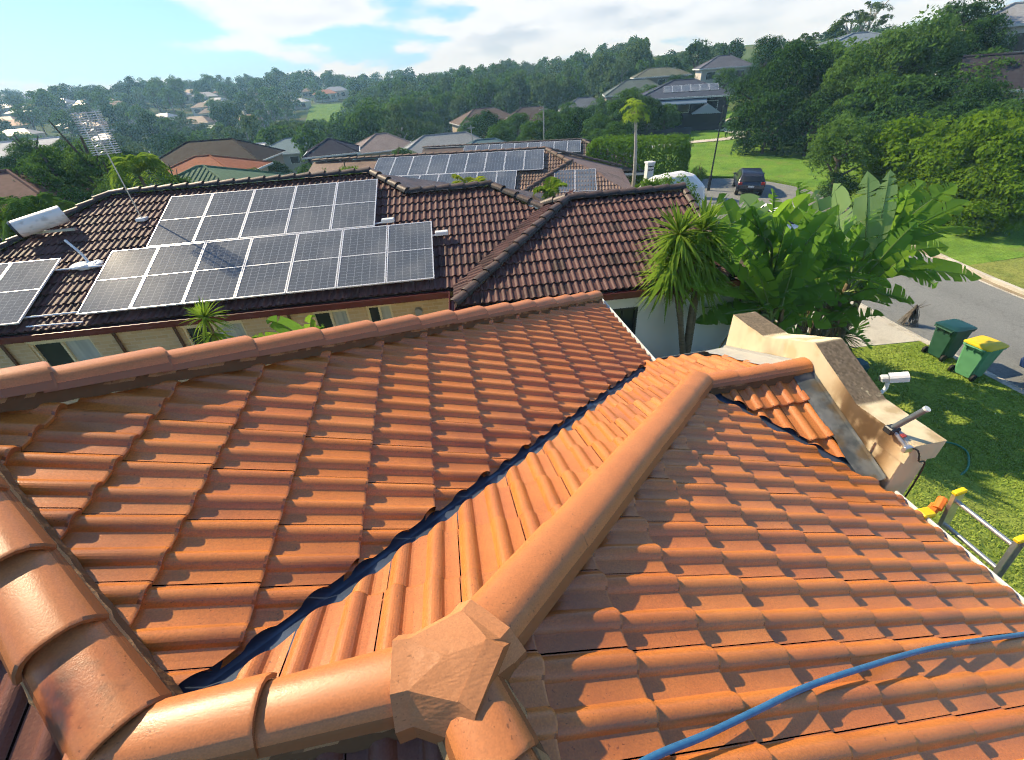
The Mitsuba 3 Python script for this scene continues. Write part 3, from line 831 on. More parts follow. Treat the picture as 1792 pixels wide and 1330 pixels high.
ngut((-13.6, VE + 0.02, 3.28), (-0.52, VE + 0.02, 3.28), (0, -1, 0))
ngut((-0.43, VW + 0.02, 3.28), (5.45, VW + 0.02, 3.28), (0, -1, 0))
ngut((-0.41, VE - 0.08, 3.29), (-0.41, VW - 0.1, 3.29), (-1, 0, 0))
b = MB()
NR = np.array([NX((1, 0, 0)), NX((0, 1, 0)), (0, 0, 1)])
b.box(NX((-7.0, VE + 0.24, 3.145)), (12.9, 0.46, 0.02), NR)
b.box(NX((2.5, VW + 0.24, 3.145)), (5.7, 0.44, 0.02), NR)
put('soffit', b.out(), SOF, nb)


def brick_colour(p, n, uv):
    ca, sa = math.cos(NAZ), math.sin(NAZ)
    x = (p.x * ca + p.y * sa) / 0.24
    y = p.z / 0.086
    r = dr.floor(y)
    x = x + 0.5 * (r - 2 * dr.floor(r / 2))
    q = cell_rand(dr.floor(x), r, 3)
    fx, fy = x - dr.floor(x), y - r
    mort = dr.maximum(1 - smoothstep(0.02, 0.05, dr.minimum(fx, 1 - fx)), 1 - smoothstep(0.06, 0.13, dr.minimum(fy, 1 - fy)))
    c = mix(C(0.50, 0.38, 0.21), C(0.62, 0.50, 0.31), q)
    c = mix(c, C(0.55, 0.40, 0.22), fbm(p.x * 3, p.y * 3, p.z * 6, 3) * 0.5)
    return mix(c, C(0.58, 0.52, 0.40), mort * 0.8)


BRICK = mat('m_pale_brick', brick_colour, rough=0.85, spec=0.15)
wm = MB()
wv = VE + 0.47
wins = [(-9.70, -8.42, 1.55, 2.87), (-6.50, -5.20, 1.55, 2.87), (-3.68, -2.88, 1.9, 2.90), (-2.47, -1.90, 1.9, 2.91)]
# wall pieces around the window openings
us = [-13.2] + [x for w in wins for x in w[:2]] + [-0.55]
for i in range(0, len(us), 2):
    wm.box(NX(((us[i] + us[i + 1]) / 2, wv + 0.1, 1.85)), (us[i + 1] - us[i], 0.2, 2.55), NR)
for u0, u1, z0, z1 in wins:
    wm.box(NX(((u0 + u1) / 2, wv + 0.1, (0.57 + z0) / 2)), (u1 - u0, 0.2, z0 - 0.57), NR)
wm.box(NX((-0.65, 11.0, 1.85)), (0.2, 3.0, 2.55), NR)
wm.box(NX((-13.1, 13.3, 1.85)), (0.2, 7.6, 2.55), NR).box(NX((-5.6, 17.2, 1.85)), (15.2, 0.2, 2.55), NR)
put('brick_wall', wm.out(), BRICK, nb)
LINT = mat('m_cream_panel', (0.70, 0.64, 0.44), rough=0.6)
DGLASS = mat('m_dark_glass', (0.012, 0.02, 0.03), rough=0.06, spec=0.6)
CURT = mat('m_curtain', lambda p, n, uv: mix(C(0.30, 0.36, 0.36), C(0.50, 0.54, 0.50), noise(p.x * 22, p.y * 22, p.z * 1.5)), rough=0.9)
for u0, u1, z0, z1 in wins:
    um = (u0 + u1) / 2
    put('lintel_panel', MB().box(NX((um, wv + 0.08, (z1 + 3.13) / 2)), (u1 - u0, 0.16, 3.13 - z1), NR).out(), LINT, nb)
    w = put('window', MB().box(NX((u0 + 0.025, wv + 0.07, (z0 + z1) / 2)), (0.05, 0.08, z1 - z0), NR).box(NX((u1 - 0.025, wv + 0.07, (z0 + z1) / 2)), (0.05, 0.08, z1 - z0), NR)
            .box(NX((um, wv + 0.07, z1 - 0.025)), (u1 - u0 - 0.1, 0.078, 0.05), NR).box(NX((um, wv + 0.07, z0 + 0.025)), (u1 - u0 - 0.1, 0.078, 0.05), NR).box(NX((um, wv + 0.065, (z0 + z1) / 2)), (0.045, 0.07, z1 - z0 - 0.1), NR).out(), LINT, nb)
    put('pane', MB().box(NX(((u0 + um) / 2 + 0.01, wv + 0.085, (z0 + z1) / 2)), ((u1 - u0) / 2 - 0.07, 0.01, z1 - z0 - 0.1), NR).out(), DGLASS, w)
    put('curtained_pane', MB().box(NX(((u1 + um) / 2 - 0.01, wv + 0.085, (z0 + z1) / 2)), ((u1 - u0) / 2 - 0.07, 0.01, z1 - z0 - 0.1), NR).out(), CURT, w)
BROWN = mat('m_brown_pipe', (0.10, 0.05, 0.03), rough=0.5)
for u in (-10.15, -7.86, -6.60, -4.15):
    put('downpipe', MB().tube([NX((u, wv - 0.05, 3.14)), NX((u, wv - 0.05, 0.6))], 0.032, 8).out(), BROWN, nb, smooth=True)
put('wall_vent', MB().tube([NX((-1.31, wv - 0.10, 2.68)), NX((-1.31, wv + 0.01, 2.68))], [0.085, 0.10], 14).out(), mat('m_vent', (0.30, 0.32, 0.31), rough=0.5), nb, smooth=40)
PALE = mat('m_pale_wall', lambda p, n, uv: mix(mix(C(0.74, 0.76, 0.70), C(0.66, 0.69, 0.63), fbm(p.x * 2, p.y * 2, p.z * 0.8, 4)), C(0.36, 0.40, 0.36), smoothstep(1.9, 1.2, p.z) * 0.5 * fbm(p.x * 5, p.y * 5, p.z * 5, 3)), rough=0.75)
pw_ = MB()
wv2 = VW + 0.47
for u0, u1, z0, z1 in ((0.05, 2.90, 0.57, 3.13), (3.55, 5.1, 0.57, 3.13), (2.90, 3.55, 2.66, 3.13), (2.90, 3.55, 0.57, 1.40)):
    pw_.box(NX(((u0 + u1) / 2, wv2 + 0.1, (z0 + z1) / 2)), (u1 - u0, 0.2, z1 - z0), NR)
pw_.box(NX((0.15, 9.0, 1.85)), (0.2, 0.9, 2.56), NR).box(NX((2.6, 13.4, 1.85)), (5.0, 0.2, 2.56), NR)
pw_.mesh(hullmesh_late([NX((u, v, z)) for u in (4.95, 5.10) for v, z in ((VW + 0.68, 0.57), (13.3, 0.57), (13.3, 3.35), (VWR, zw2 - 0.15), (VW + 0.68, 3.45))]))
put('pale_wall', pw_.out(), PALE, nb)
w = put('window', MB().box(NX((2.925, wv2 + 0.03, 2.03)), (0.05, 0.1, 1.26), NR).box(NX((3.525, wv2 + 0.03, 2.03)), (0.05, 0.1, 1.26), NR).box(NX((3.225, wv2 + 0.03, 2.635)), (0.55, 0.098, 0.05), NR).box(NX((3.225, wv2 + 0.03, 1.425)), (0.55, 0.098, 0.05), NR).box(NX((3.225, wv2 + 0.03, 2.03)), (0.03, 0.08, 1.16), NR).out(), DARKMETAL, nb)
put('pane', MB().box(NX((3.225, wv2 + 0.05, 2.03)), (0.55, 0.01, 1.16), NR).out(), DGLASS, w)

gw = thing('garden_wall', 'pale painted garden wall behind the palm stems, right of the dark roof', 'wall')
put('panel', MB().box(NX((5.95, wv2 + 0.12, 1.6)), (1.7, 0.14, 2.3), NR).out(), PALE, gw)
put('coping', MB().box(NX((5.95, wv2 + 0.12, 2.78)), (1.74, 0.20, 0.055), NR).out(), PALE, gw)

# panels on the dark roof
PS = panel_shapes(1.947, CELL)
po = np.array([-8.06, 9.05, 3.52])
sl = 0.3752
upv = np.array([0, math.cos(sl), math.sin(sl)])
nm = {0: 'leftmost', 6: 'rightmost'}
for i in range(7):
    place_panel(PS, NX, po + [i * 1.04, 0, 0], sl, f'{nm.get(i, ordinal(i) + " from left")} solar panel in the long lower row on the dark roof', 'solar panels on the next-door roof')
nm = {0: 'leftmost', 4: 'rightmost'}
for i in range(5):
    place_panel(PS, NX, po + [0.734 + i * 1.04, 0, 0] + upv * 1.977, sl, f'{nm.get(i, ordinal(i) + " from left")} solar panel in the upper row of five below the dark ridge', 'solar panels on the next-door roof')
for i, lab in enumerate(('solar panel cut by the left picture edge on the dark roof', 'separate solar panel at far left of the dark roof beside the gap')):
    place_panel(PS, NX, np.array([-9.14 - 1.022 - 1.04 * (1 - i), 8.98, 3.49]), sl, lab, 'solar panels on the next-door roof')
for (a, b_), lab in zip( (((-9.3, 10.50, 4.055), (-7.9, 10.50, 4.055)), ((-9.3, 9.19, 3.535), (-7.9, 9.19, 3.535)), ((-9.1, 9.02, 3.40), (-8.0, 9.0, 3.39))), ('upper white mounting rail bridging the gap between the solar panels', 'lower white mounting rail bridging the gap between the solar panels', 'short thin white rod near the dark gutter below the panel gap')):
    one('mounting_rail', MB().tube([NX(a), NX(b_)], 0.018, 6).out(), ALU, lab, 'rail')
for p_, lab in (((-1.86, 11.06, 4.29), 'small white isolator box beside the upper solar panel row'), ((-0.60, 10.44, 4.05), 'small white isolator box beside the lower solar panel row')):
    k = thing('isolator_box', lab, 'box')
    put('lid', MB().box(NX(np.array(p_) + [0.02, 0, 0.03]), (0.30, 0.16, 0.09), NR, bevel=0.012).out(), WPL, k)
    put('conduit', MB().tube([NX(np.array(p_) + [-0.1, 0, 0.0]), NX(np.array(p_) + [-0.30, -0.02, -0.02])], 0.02, 6).out(), ALU, k, smooth=True)
# white flashed pipe in the gap
k = thing('roof_pipe', 'thin white pipe with crumpled flashing between the panel rows on the dark roof', 'pipe')
put('pipe', MB().tube(catmull([NX((-8.60, 10.75, 4.02)), NX((-8.72, 10.85, 4.25)), NX((-9.0, 11.0, 4.55))], 5), 0.028, 8).out(), WPL, k, smooth=True)
fm = trimesh.creation.icosphere(subdivisions=3, radius=1.0)
fv = fm.vertices * [0.34, 0.20, 0.07]
fv += (mfbm(fv * 12, 3, 8) - 0.5)[:, None] * [0.12, 0.12, 0.10]
fm.vertices = NX(fv + [-8.62, 10.66, 4.05])
put('flashing', fm, WPL, k)
# TV antenna on the dark roof
k = thing('tv_antenna', 'tall TV antenna with stacked horizontal rods on a mast on the dark roof', 'antenna')
mb_ = np.array([-7.91, 12.12, 4.58])
put('mast', MB().tube([NX(mb_), NX(mb_ + [0, 0, 2.32])], 0.015, 8).out(), STEEL, k, smooth=True)
put('base', MB().box(NX(mb_ + [0, 0, 0.05]), (0.22, 0.20, 0.07), NR, bevel=0.01).out(), WPL, k)
rd = nrm(np.array([0.83, 0.55, 0]))
fd = np.array([-rd[1], rd[0], 0])
for z0, z1, n in ((1.50, 1.86, 9), (1.90, 2.30, 10)):
    g = MB()
    for s in np.linspace(z0, z1, n):
        c = mb_ + [0, 0, s] + fd * 0.05
        g.tube([NX(c - rd * 0.27), NX(c + rd * 0.27)], 0.0085, 5)
    for e in (-0.16, 0.16):
        c = mb_ + fd * 0.05 + rd * e
        g.tube([NX(c + [0, 0, z0 - 0.02]), NX(c + [0, 0, z1 + 0.02])], 0.009, 5)
    put('rod_grid', g.out(), ALU, k)
d_ = MB()
for s in (1.58, 1.72, 2.0, 2.16):
    c = mb_ + [0, 0, s] - fd * 0.08
    for e in (-1, 1):
        d_.tube([NX(c), NX(c + rd * 0.15 * e + [0, 0, 0.06])], 0.006, 5).tube([NX(c), NX(c + rd * 0.15 * e - [0, 0, 0.06])], 0.006, 5)
    d_.tube([NX(c), NX(c + fd * 0.14)], 0.008, 5)
put('dipole', d_.out(), STEEL, k)
# solar hot-water tank on the left hip
k = thing('water_tank', 'white cylindrical solar hot water tank with dark end at the left roof edge', 'tank')
ta, tb = np.array([-10.33, 11.56, 4.76]), np.array([-9.60, 12.17, 4.91])
tx = nrm(tb - ta)
put('shell', MB().tube([NX(ta), NX(ta + tx * 0.02), NX(tb - tx * 0.02), NX(tb)], [0.185, 0.195, 0.195, 0.18], 24).out(), WHITE, k, smooth=40)
put('end_cover', MB().tube([NX(ta - tx * 0.05), NX(ta - tx * 0.002)], [0.175, 0.203], 24).out(), DARKMETAL, k, smooth=40)
put('cradle', MB().box(NX((ta + tb) / 2 - [0, 0, 0.24]), (1.3, 0.08, 0.05), NR).out(), STEEL, k)
# ------------------------------------------------------------------ ground, lawns, street
def ss(a, b, x):
    k = np.clip((np.asarray(x, float) - a) / (b - a), 0, 1)
    return k * k * (3 - 2 * k)


def terrain(x, y):
    x, y = np.asarray(x, float), np.asarray(y, float)
    pad = 1.15 * ss(9.8, 6.2, x) * ss(19, 13, y) * ss(-30, -12, x)
    h = pad - 0.25
    h = h - 1.6 * ss(16, 34, y) * ss(12, 2, x)
    h = h - 2.0 * ss(-8, -22, x) * ss(0, 25, y)
    dist = np.hypot(x + 20, y)
    az = np.arctan2(x, y)
    left = ss(0.42, 0.10, az)
    h = h - 5.0 * ss(35, 120, y - 0.25 * x) * left
    h = h + (15.0 * ss(150, 430, dist) + 6.0 * ss(400, 700, dist)) * ss(0.12, -0.25, az) + 6.0 * ss(120, 260, dist) * (1 - ss(0.12, -0.25, az))
    h = h + 0.8 * ss(45, 80, y) * ss(0.30, 0.45, az) * ss(60, 34, x)
    w = x - 0.12 * (y - 40)
    h = h + 4.0 * ss(38, 52, w) * ss(80, 20, np.abs(y - 30)) + 2.5 * ss(50, 120, w)
    h = h + 3.0 * ss(62, 140, y) * ss(0.28, 0.5, az)
    return h


GRASSC = lambda a, b, c: (lambda p, n, uv: mix(mix(mix(C(*a), C(*b), smoothstep(0.3, 0.7, fbm(p.x * 0.55, p.y * 0.55, 0.0, 4))), C(*c), smoothstep(0.45, 0.75, fbm(p.x * 1.7, p.y * 1.7, 4.0, 4)) * 0.55) * (0.72 + 0.5 * noise(p.x * 23, p.y * 23, p.z * 23)), C(0.20, 0.15, 0.07), smoothstep(0.66, 0.8, fbm(p.x * 0.9 + 31, p.y * 0.9, 1.0, 4)) * 0.3))
GROUND = mat('m_ground', lambda p, n, uv: mix(mix(C(0.045, 0.075, 0.025), C(0.10, 0.14, 0.045), fbm(p.x * 0.06, p.y * 0.06, 0.0, 4)), C(0.11, 0.085, 0.05), smoothstep(0.5, 0.75, fbm(p.x * 0.11 + 9, p.y * 0.11, 2.0, 4)) * 0.6), rough=0.95, spec=0.1)
LAWN = mat('m_lawn', GRASSC((0.18, 0.26, 0.036), (0.25, 0.31, 0.055), (0.13, 0.21, 0.03)), rough=0.9, spec=0.1, bump=lambda p, n, uv: noise(p.x * 34, p.y * 34, 0.0) + 0.5 * noise(p.x * 9, p.y * 9, 0.0), bscale=0.02)
PARK = mat('m_park', GRASSC((0.105, 0.21, 0.028), (0.145, 0.24, 0.036), (0.070, 0.155, 0.022)), rough=0.9, spec=0.1, bump=lambda p, n, uv: fbm(p.x * 2.2, p.y * 2.2, 0.0, 4), bscale=0.09)
FARLAWN = mat('m_verge', GRASSC((0.155, 0.20, 0.045), (0.21, 0.23, 0.06), (0.12, 0.165, 0.035)), rough=0.9, spec=0.1, bump=lambda p, n, uv: fbm(p.x * 5, p.y * 5, 0.0, 4), bscale=0.05)


def asphalt(p, n, uv):
    c = mix(C(0.165, 0.172, 0.165), C(0.22, 0.228, 0.215), fbm(p.x * 0.5, p.y * 0.14, 0.0, 4))
    c = c * (0.86 + 0.28 * noise(p.x * 45, p.y * 45, 1.0))
    tyre = dr.exp(-dr.square((p.x - 15.2) / 0.5)) + dr.exp(-dr.square((p.x - 17.3) / 0.5))
    c = c * (1 - 0.10 * tyre)
    crack = 1 - smoothstep(0.0, 0.02, dr.abs(fbm(p.x * 0.9, p.y * 0.9, 8.0, 4) - 0.5))
    return c * (1 - 0.12 * crack)


ROAD = mat('m_road', asphalt, rough=0.8, spec=0.3, bump=lambda p, n, uv: noise(p.x * 60, p.y * 60, 0.0), bscale=0.004)
CONC = mat('m_concrete', lambda p, n, uv: mix(mix(C(0.42, 0.39, 0.32), C(0.55, 0.52, 0.43), fbm(p.x * 1.4, p.y * 1.4, 0.0, 4)), C(0.25, 0.22, 0.16), smoothstep(0.5, 0.8, fbm(p.x * 3, p.y * 3, 6.0, 4)) * 0.5) * (0.9 + 0.2 * noise(p.x * 40, p.y * 40, p.z * 40)), rough=0.8, spec=0.2)
CHANNEL = mat('m_channel', lambda p, n, uv: mix(C(0.20, 0.15, 0.09), C(0.34, 0.28, 0.19), fbm(p.x * 3, p.y * 1.2, 0.0, 4)), rough=0.85)


def axis_(lo, hi, n, c, k):
    s = np.linspace(-1, 1, n)
    v = np.sinh(s * k) / math.sinh(k)
    return np.unique(np.concatenate([c + v[v <= 0] * (c - lo), c + v[v > 0] * (hi - c)]))


gx, gy = axis_(-720, 420, 170, 8.0, 4.4), axis_(-60, 780, 180, 18.0, 4.4)
X, Y = np.meshgrid(gx, gy)
V = np.column_stack([X.ravel(), Y.ravel(), terrain(X, Y).ravel()])
i, j = np.meshgrid(np.arange(len(gy) - 1), np.arange(len(gx) - 1), indexing='ij')
k = i * len(gx) + j
Q = np.stack([k, k + 1, k + 1 + len(gx), k + len(gx)], -1).reshape(-1, 4)
struct('ground', trimesh.Trimesh(V, np.vstack([Q[:, [0, 1, 2]], Q[:, [0, 2, 3]]]), process=False), GROUND, smooth=True)


def sheet(poly, zf, size, skirt=0.0):
    v, f = trimesh.creation.triangulate_polygon(Polygon(poly), engine='earcut')
    v3 = np.column_stack([v, np.zeros(len(v))])
    v3, f = trimesh.remesh.subdivide_to_size(v3, f, size, max_iter=14)
    v3[:, 2] = zf(v3[:, 0], v3[:, 1])
    m = trimesh.Trimesh(v3, f, process=True)
    if m.face_normals[:, 2].mean() < 0:
        m.invert()
    if skirt:
        p = np.array(poly, float)
        b = MB().mesh(m)
        for a, c in zip(p, np.roll(p, -1, 0)):
            za, zc = float(zf(a[0], a[1])), float(zf(c[0], c[1]))
            b.quad((*a, za), (*a, za - skirt), (*c, zc - skirt), (*c, zc))
        m = b.out()
    return m


lawnz = lambda x, y: 1.15 * ss(9.8, 6.2, x) * ss(19, 13, y) + 0.0 * y
near_k = [(13.15, -14), (13.25, 0), (13.40, 9.0), (13.57, 11.0), (14.0, 16), (14.6, 20), (15.4, 25), (15.9, 28.5), (17.6, 31.2), (20.2, 31.6), (22.6, 29.8), (23.6, 26.5), (22.95, 23.3), (21.6, 20), (20.6, 17.5), (20.0, 14.7), (19.1, 10.4), (18.7, 4), (18.4, -14)]
nk = catmull(near_k, 6)
struct('road', sheet([tuple(p) for p in nk[:, :2]], lambda x, y: -0.12 + 0 * x, 3.0), ROAD)
struct('front_lawn', sheet([(3.4, -14), (13.0, -14), (13.10, 0), (13.22, 8.66), (11.2, 8.86), (3.4, 7.0)], lambda x, y: lawnz(x, y) * ss(30, 20, y), 0.8, 0.3), LAWN, smooth=False)
struct('driveway', sheet([(10.3, 8.78), (11.2, 8.88), (13.23, 8.68), (13.25, 9.4), (13.42, 11.4), (13.6, 14.0), (10.3, 14.0)], lambda x, y: 0.006 + 0 * x, 2.0, 0.3), CONC)
struct('garden_bed', sheet([(4.2, 7.6), (10.28, 8.8), (10.28, 14), (13.6, 14.02), (13.85, 17), (14.4, 20), (15.2, 25), (9, 25), (4.2, 14)], lambda x, y: lawnz(x, y) * ss(22, 12, y) - 0.01, 1.2, 0.3), mat('m_mulch', lambda p, n, uv: mix(C(0.035, 0.025, 0.016), C(0.085, 0.06, 0.035), fbm(p.x * 6, p.y * 6, 0.0, 4)), rough=0.95))
# kerbs: a concrete strip with a real step, and the channel at its foot
for a, b_, sd, nm_ in ((0, 8 * 6, 1, 'near'), (12 * 6, 18 * 6, 1, 'far')):
    line = nk[a:b_ + 1, :2]
    tn = nrm(np.gradient(line, axis=0))
    out_ = np.column_stack([-tn[:, 1], tn[:, 0]])       # left of travel is outside the road (the outline runs clockwise)
    pr = [(0.0, -0.13), (0.0, 0.0), (0.02, 0.012), (0.15, 0.012), (0.16, -0.13)]
    v = np.concatenate([np.column_stack([line + out_ * o, np.full(len(line), z)]) for o, z in pr])
    n = len(line)
    i, j = np.meshgrid(np.arange(len(pr) - 1), np.arange(n - 1), indexing='ij')
    q = np.stack([i * n + j, i * n + j + 1, (i + 1) * n + j + 1, (i + 1) * n + j], -1).reshape(-1, 4)
    struct('kerb', trimesh.Trimesh(v, np.vstack([q[:, [0, 1, 2]], q[:, [0, 2, 3]]]), process=False), CONC)
    v = np.concatenate([np.column_stack([line - out_ * o, np.full(len(line), z)]) for o, z in ((0.0, -0.108), (0.20, -0.114))])
    q = np.stack([np.arange(n - 1), np.arange(n - 1) + 1, np.arange(n - 1) + 1 + n, np.arange(n - 1) + n], -1)
    struct('channel', trimesh.Trimesh(v, np.vstack([q[:, [0, 1, 2]], q[:, [0, 2, 3]]]), process=False), CHANNEL)
    v = np.concatenate([np.column_stack([line - out_ * o, np.full(len(line), z)]) for o, z in ((0.20, -0.110), (0.30, -0.114))])
    struct('channel_edge', trimesh.Trimesh(v, np.vstack([q[:, [0, 1, 2]], q[:, [0, 2, 3]]]), process=False), CONC)
fk = nk[9 * 6:, :2]
tn = nrm(np.gradient(fk, axis=0))
fk = fk + np.column_stack([-tn[:, 1], tn[:, 0]]) * 0.16
parkz = lambda x, y: np.maximum(terrain(x, y) + 0.06, 0.0) * ss(19, 24, x) + 0.0
pk = [tuple(p) for p in fk[:40]]
vg = [tuple(p) for p in fk[39:]]
struct('park_lawn', sheet(pk + [(33, 13), (39, 16), (41, 40), (43, 60), (46, 72), (24, 72), (14, 42), (14, 33), (16, 31.8)], parkz, 2.5, 0.3), PARK, smooth=True)
struct('far_verge', sheet(vg + [(40, -14), (40, 15.8), (33, 12.8), (vg[0][0] + 0.02, vg[0][1])], parkz, 2.5, 0.3), FARLAWN, smooth=True)
pth = catmull([(22.5, 47.4), (27.3, 48.0), (31.5, 47.9), (34.2, 48.9), (35.6, 51.0), (35.8, 54.0), (36.6, 57.5), (38.9, 61), (43, 63)], 8)
tn = nrm(np.gradient(pth, axis=0))
sd = np.column_stack([-tn[:, 1], tn[:, 0]])
v = np.vstack([pth + sd * 0.8, pth - sd * 0.8])
v = np.column_stack([v, parkz(v[:, 0], v[:, 1]) + 0.05])
n = len(pth)
q = np.stack([np.arange(n - 1) + n, np.arange(n - 1) + 1 + n, np.arange(n - 1) + 1, np.arange(n - 1)], -1)
struct('path', trimesh.Trimesh(v, np.vstack([q[:, [0, 1, 2]], q[:, [0, 2, 3]]]), process=False), CONC)

# grass blades on the front lawn and the far verge
BLADE = mat('m_blade', lambda p, n, uv: mix(C(0.17, 0.27, 0.03), C(0.32, 0.38, 0.08), noise(p.x * 37, p.y * 37, 0.0)), rough=0.7, spec=0.2)


def blades(n, poly, zf, hgt, seed, wid=0.012):
    r = np.random.default_rng(seed)
    P_ = Polygon(poly)
    x0, y0, x1, y1 = P_.bounds
    from shapely import contains_xy
    p = np.column_stack([r.uniform(x0, x1, 2 * n), r.uniform(y0, y1, 2 * n)])
    p = p[contains_xy(P_, p[:, 0], p[:, 1])]
    keep = mfbm(np.column_stack([p * 0.9, np.zeros(len(p))]), 3, seed) > r.uniform(0.1, 0.55, len(p))
    p = p[keep][:n]
    n = len(p)
    a = r.uniform(0, 2 * np.pi, n)
    h = hgt * r.uniform(0.5, 1.3, n)
    c = np.column_stack([p, zf(p[:, 0], p[:, 1])])
    w = np.column_stack([np.cos(a), np.sin(a), np.zeros(n)]) * wid
    lean = r.normal(0, 0.45, (n, 2)) * h[:, None]
    top = c + np.column_stack([lean, h])
    v = np.stack([c - w, c + w, top], 1).reshape(-1, 3)
    return trimesh.Trimesh(v, np.arange(3 * n).reshape(-1, 3), process=False)


tag(put('grass', blades(42000, [(6.0, -4), (13.0, -4), (13.20, 8.6), (11.2, 8.8), (7.0, 8.0)], lambda x, y: lawnz(x, y) * ss(30, 20, y), 0.05, 3), BLADE), 'short mown grass of the front lawn beside the orange roof', 'grass', None, 'stuff')

# ------------------------------------------------------------------ wheelie bins
GRN = mat('m_bin_green', lambda p, n, uv: mix(C(0.10, 0.30, 0.14), C(0.13, 0.36, 0.17), noise(p.x * 8, p.y * 8, p.z * 8)), rough=0.5, spec=0.4)
DGRN = mat('m_bin_dark', lambda p, n, uv: mix(C(0.018, 0.075, 0.045), C(0.03, 0.10, 0.06), noise(p.x * 8, p.y * 8, p.z * 8)), rough=0.5, spec=0.4)
DLID = mat('m_lid_dark', (0.012, 0.055, 0.05), rough=0.35, spec=0.5)
YLID = mat('m_lid_yellow', (0.72, 0.52, 0.015), rough=0.45, spec=0.4)
RUB = mat('m_rubber', (0.012, 0.012, 0.013), rough=0.7)


def hullmesh(p):
    return manifold(m3.Manifold.hull_points(np.asarray(p, np.float64)))


def ring(w, d, z, x=0.0, b=0.05):
    o = []
    for sx, sy in ((1, 1), (-1, 1), (-1, -1), (1, -1)):
        o += [(x + sx * (w / 2 - b), sy * d / 2, z), (x + sx * w / 2, sy * (d / 2 - b), z)]
    return o


def wheelie_bin(loc, rz, body, lid, label, s=0.95):
    k = thing('wheelie_bin', label, 'bin', 'wheelie bins on the lawn by the kerb')
    c, sn = math.cos(rz), math.sin(rz)
    M = np.array([[c, sn, 0], [-sn, c, 0], [0, 0, 1]]) * s

    def pp(name, m, b, par=k, smooth=False):
        m = m.copy()
        m.vertices = np.asarray(m.vertices) @ M + loc
        return put(name, m, b, par, smooth)
    bm = MB().mesh(hullmesh(ring(0.46, 0.44, 0.04, 0.03) + ring(0.62, 0.56, 0.92)))
    bm.mesh(hullmesh(ring(0.68, 0.60, 0.90, 0.0) + ring(0.68, 0.60, 0.95, 0.0)))
    for y in (-0.17, 0.0, 0.17):
        bm.box((-0.318, y, 0.86), (0.03, 0.02, 0.14))
    pp('body', bm.out(), body, smooth=25)
    pp('lid', hullmesh(ring(0.72, 0.62, 0.953, 0.01) + ring(0.72, 0.62, 0.985, 0.01) + ring(0.55, 0.46, 1.035, 0.01, 0.12)), lid, smooth=25)
    pp('handle', MB().tube([(-0.40, -0.24, 0.94), (-0.40, 0.24, 0.94)], 0.017, 8).box((-0.36, -0.22, 0.94), (0.09, 0.03, 0.04)).box((-0.36, 0.22, 0.94), (0.09, 0.03, 0.04)).out(), body)
    for y in (-0.26, 0.26):
        w = pp('wheel', MB().tube([(-0.20, y - 0.025, 0.10), (-0.20, y + 0.025, 0.10)], 0.10, 18).out(), RUB, smooth=40)
        pp('hub', MB().tube([(-0.20, y - 0.032, 0.10), (-0.20, y + 0.032, 0.10)], 0.05, 12).out(), DARKMETAL, w, smooth=40)
    return k


wheelie_bin(np.array([12.78, 7.02, 0.0]), 0.10, GRN, YLID, 'light green wheelie bin with bright yellow lid')
wheelie_bin(np.array([12.98, 7.92, 0.0]), 0.02, DGRN, DLID, 'dark green wheelie bin with dark lid behind the yellow-lidded one')
k = thing('utility_box', 'small dark green utility box on the lawn just behind the parapet wall', 'utility box')
put('cover', hullmesh(np.array(ring(0.55, 0.42, 0.30, 0, 0.06) + ring(0.45, 0.32, 0.40, 0, 0.06)) + [10.15, 7.75, 0]), DLID, k, smooth=25)
put('base', hullmesh(np.array(ring(0.50, 0.37, 0.0, 0, 0.05) + ring(0.52, 0.39, 0.298, 0, 0.05)) + [10.15, 7.75, 0]), DGRN, k, smooth=25)
one('garden_hose', MB().tube(np.column_stack([catmull([(7.6, 3.7), (8.14, 3.98), (8.5, 4.08), (9.02, 4.2), (9.48, 4.32), (9.78, 4.48), (10.06, 4.74), (10.09, 4.94), (9.97, 5.08), (9.6, 5.2)], 6), np.full(55, 0.05) + 0.0])[:55] + [0, 0, 0], 0.02, 6).out(), mat('m_green_hose', (0.05, 0.22, 0.12), rough=0.4), 'thin green garden hose curling over the shaded front lawn', 'hose', smooth=True)
# heap of dry fronds at the kerb
r = np.random.default_rng(4)
b = MB()
for q in range(60):
    a, hh = r.uniform(0, 2 * math.pi), r.uniform(0.25, 0.62)
    d = np.array([math.cos(a), math.sin(a), 0])
    e = np.array([-d[1], d[0], 0]) * r.uniform(0.012, 0.03)
    p0, p1, p2 = np.array([0, 0, hh + 0.05]), d * 0.12 * r.uniform(0.6, 1.3) + [0, 0, hh * 0.7], d * r.uniform(0.14, 0.30) + [0, 0, r.uniform(0.0, 0.06)]
    b.add(np.array([p0 - e, p0 + e, p1 + e, p1 - e, p2 + e * 0.4, p2 - e * 0.4]) + [14.0, 9.75, -0.11], [[0, 1, 2, 3], [3, 2, 4, 5]])
for q in range(5):
    a = r.uniform(0, 6.28)
    b.tube([np.array([14.0, 9.75, 0.4]), np.array([14.0 + 0.3 * math.cos(a), 9.75 + 0.3 * math.sin(a), 0.62])], [0.012, 0.004], 4)
one('frond_heap', b.out(), mat('m_dry_frond', lambda p, n, uv: mix(C(0.06, 0.05, 0.04), C(0.14, 0.12, 0.09), noise(p.x * 30, p.y * 30, p.z * 30)), rough=0.9), 'drooping heap of dry grey fronds on the road edge by the bins', 'frond heap')

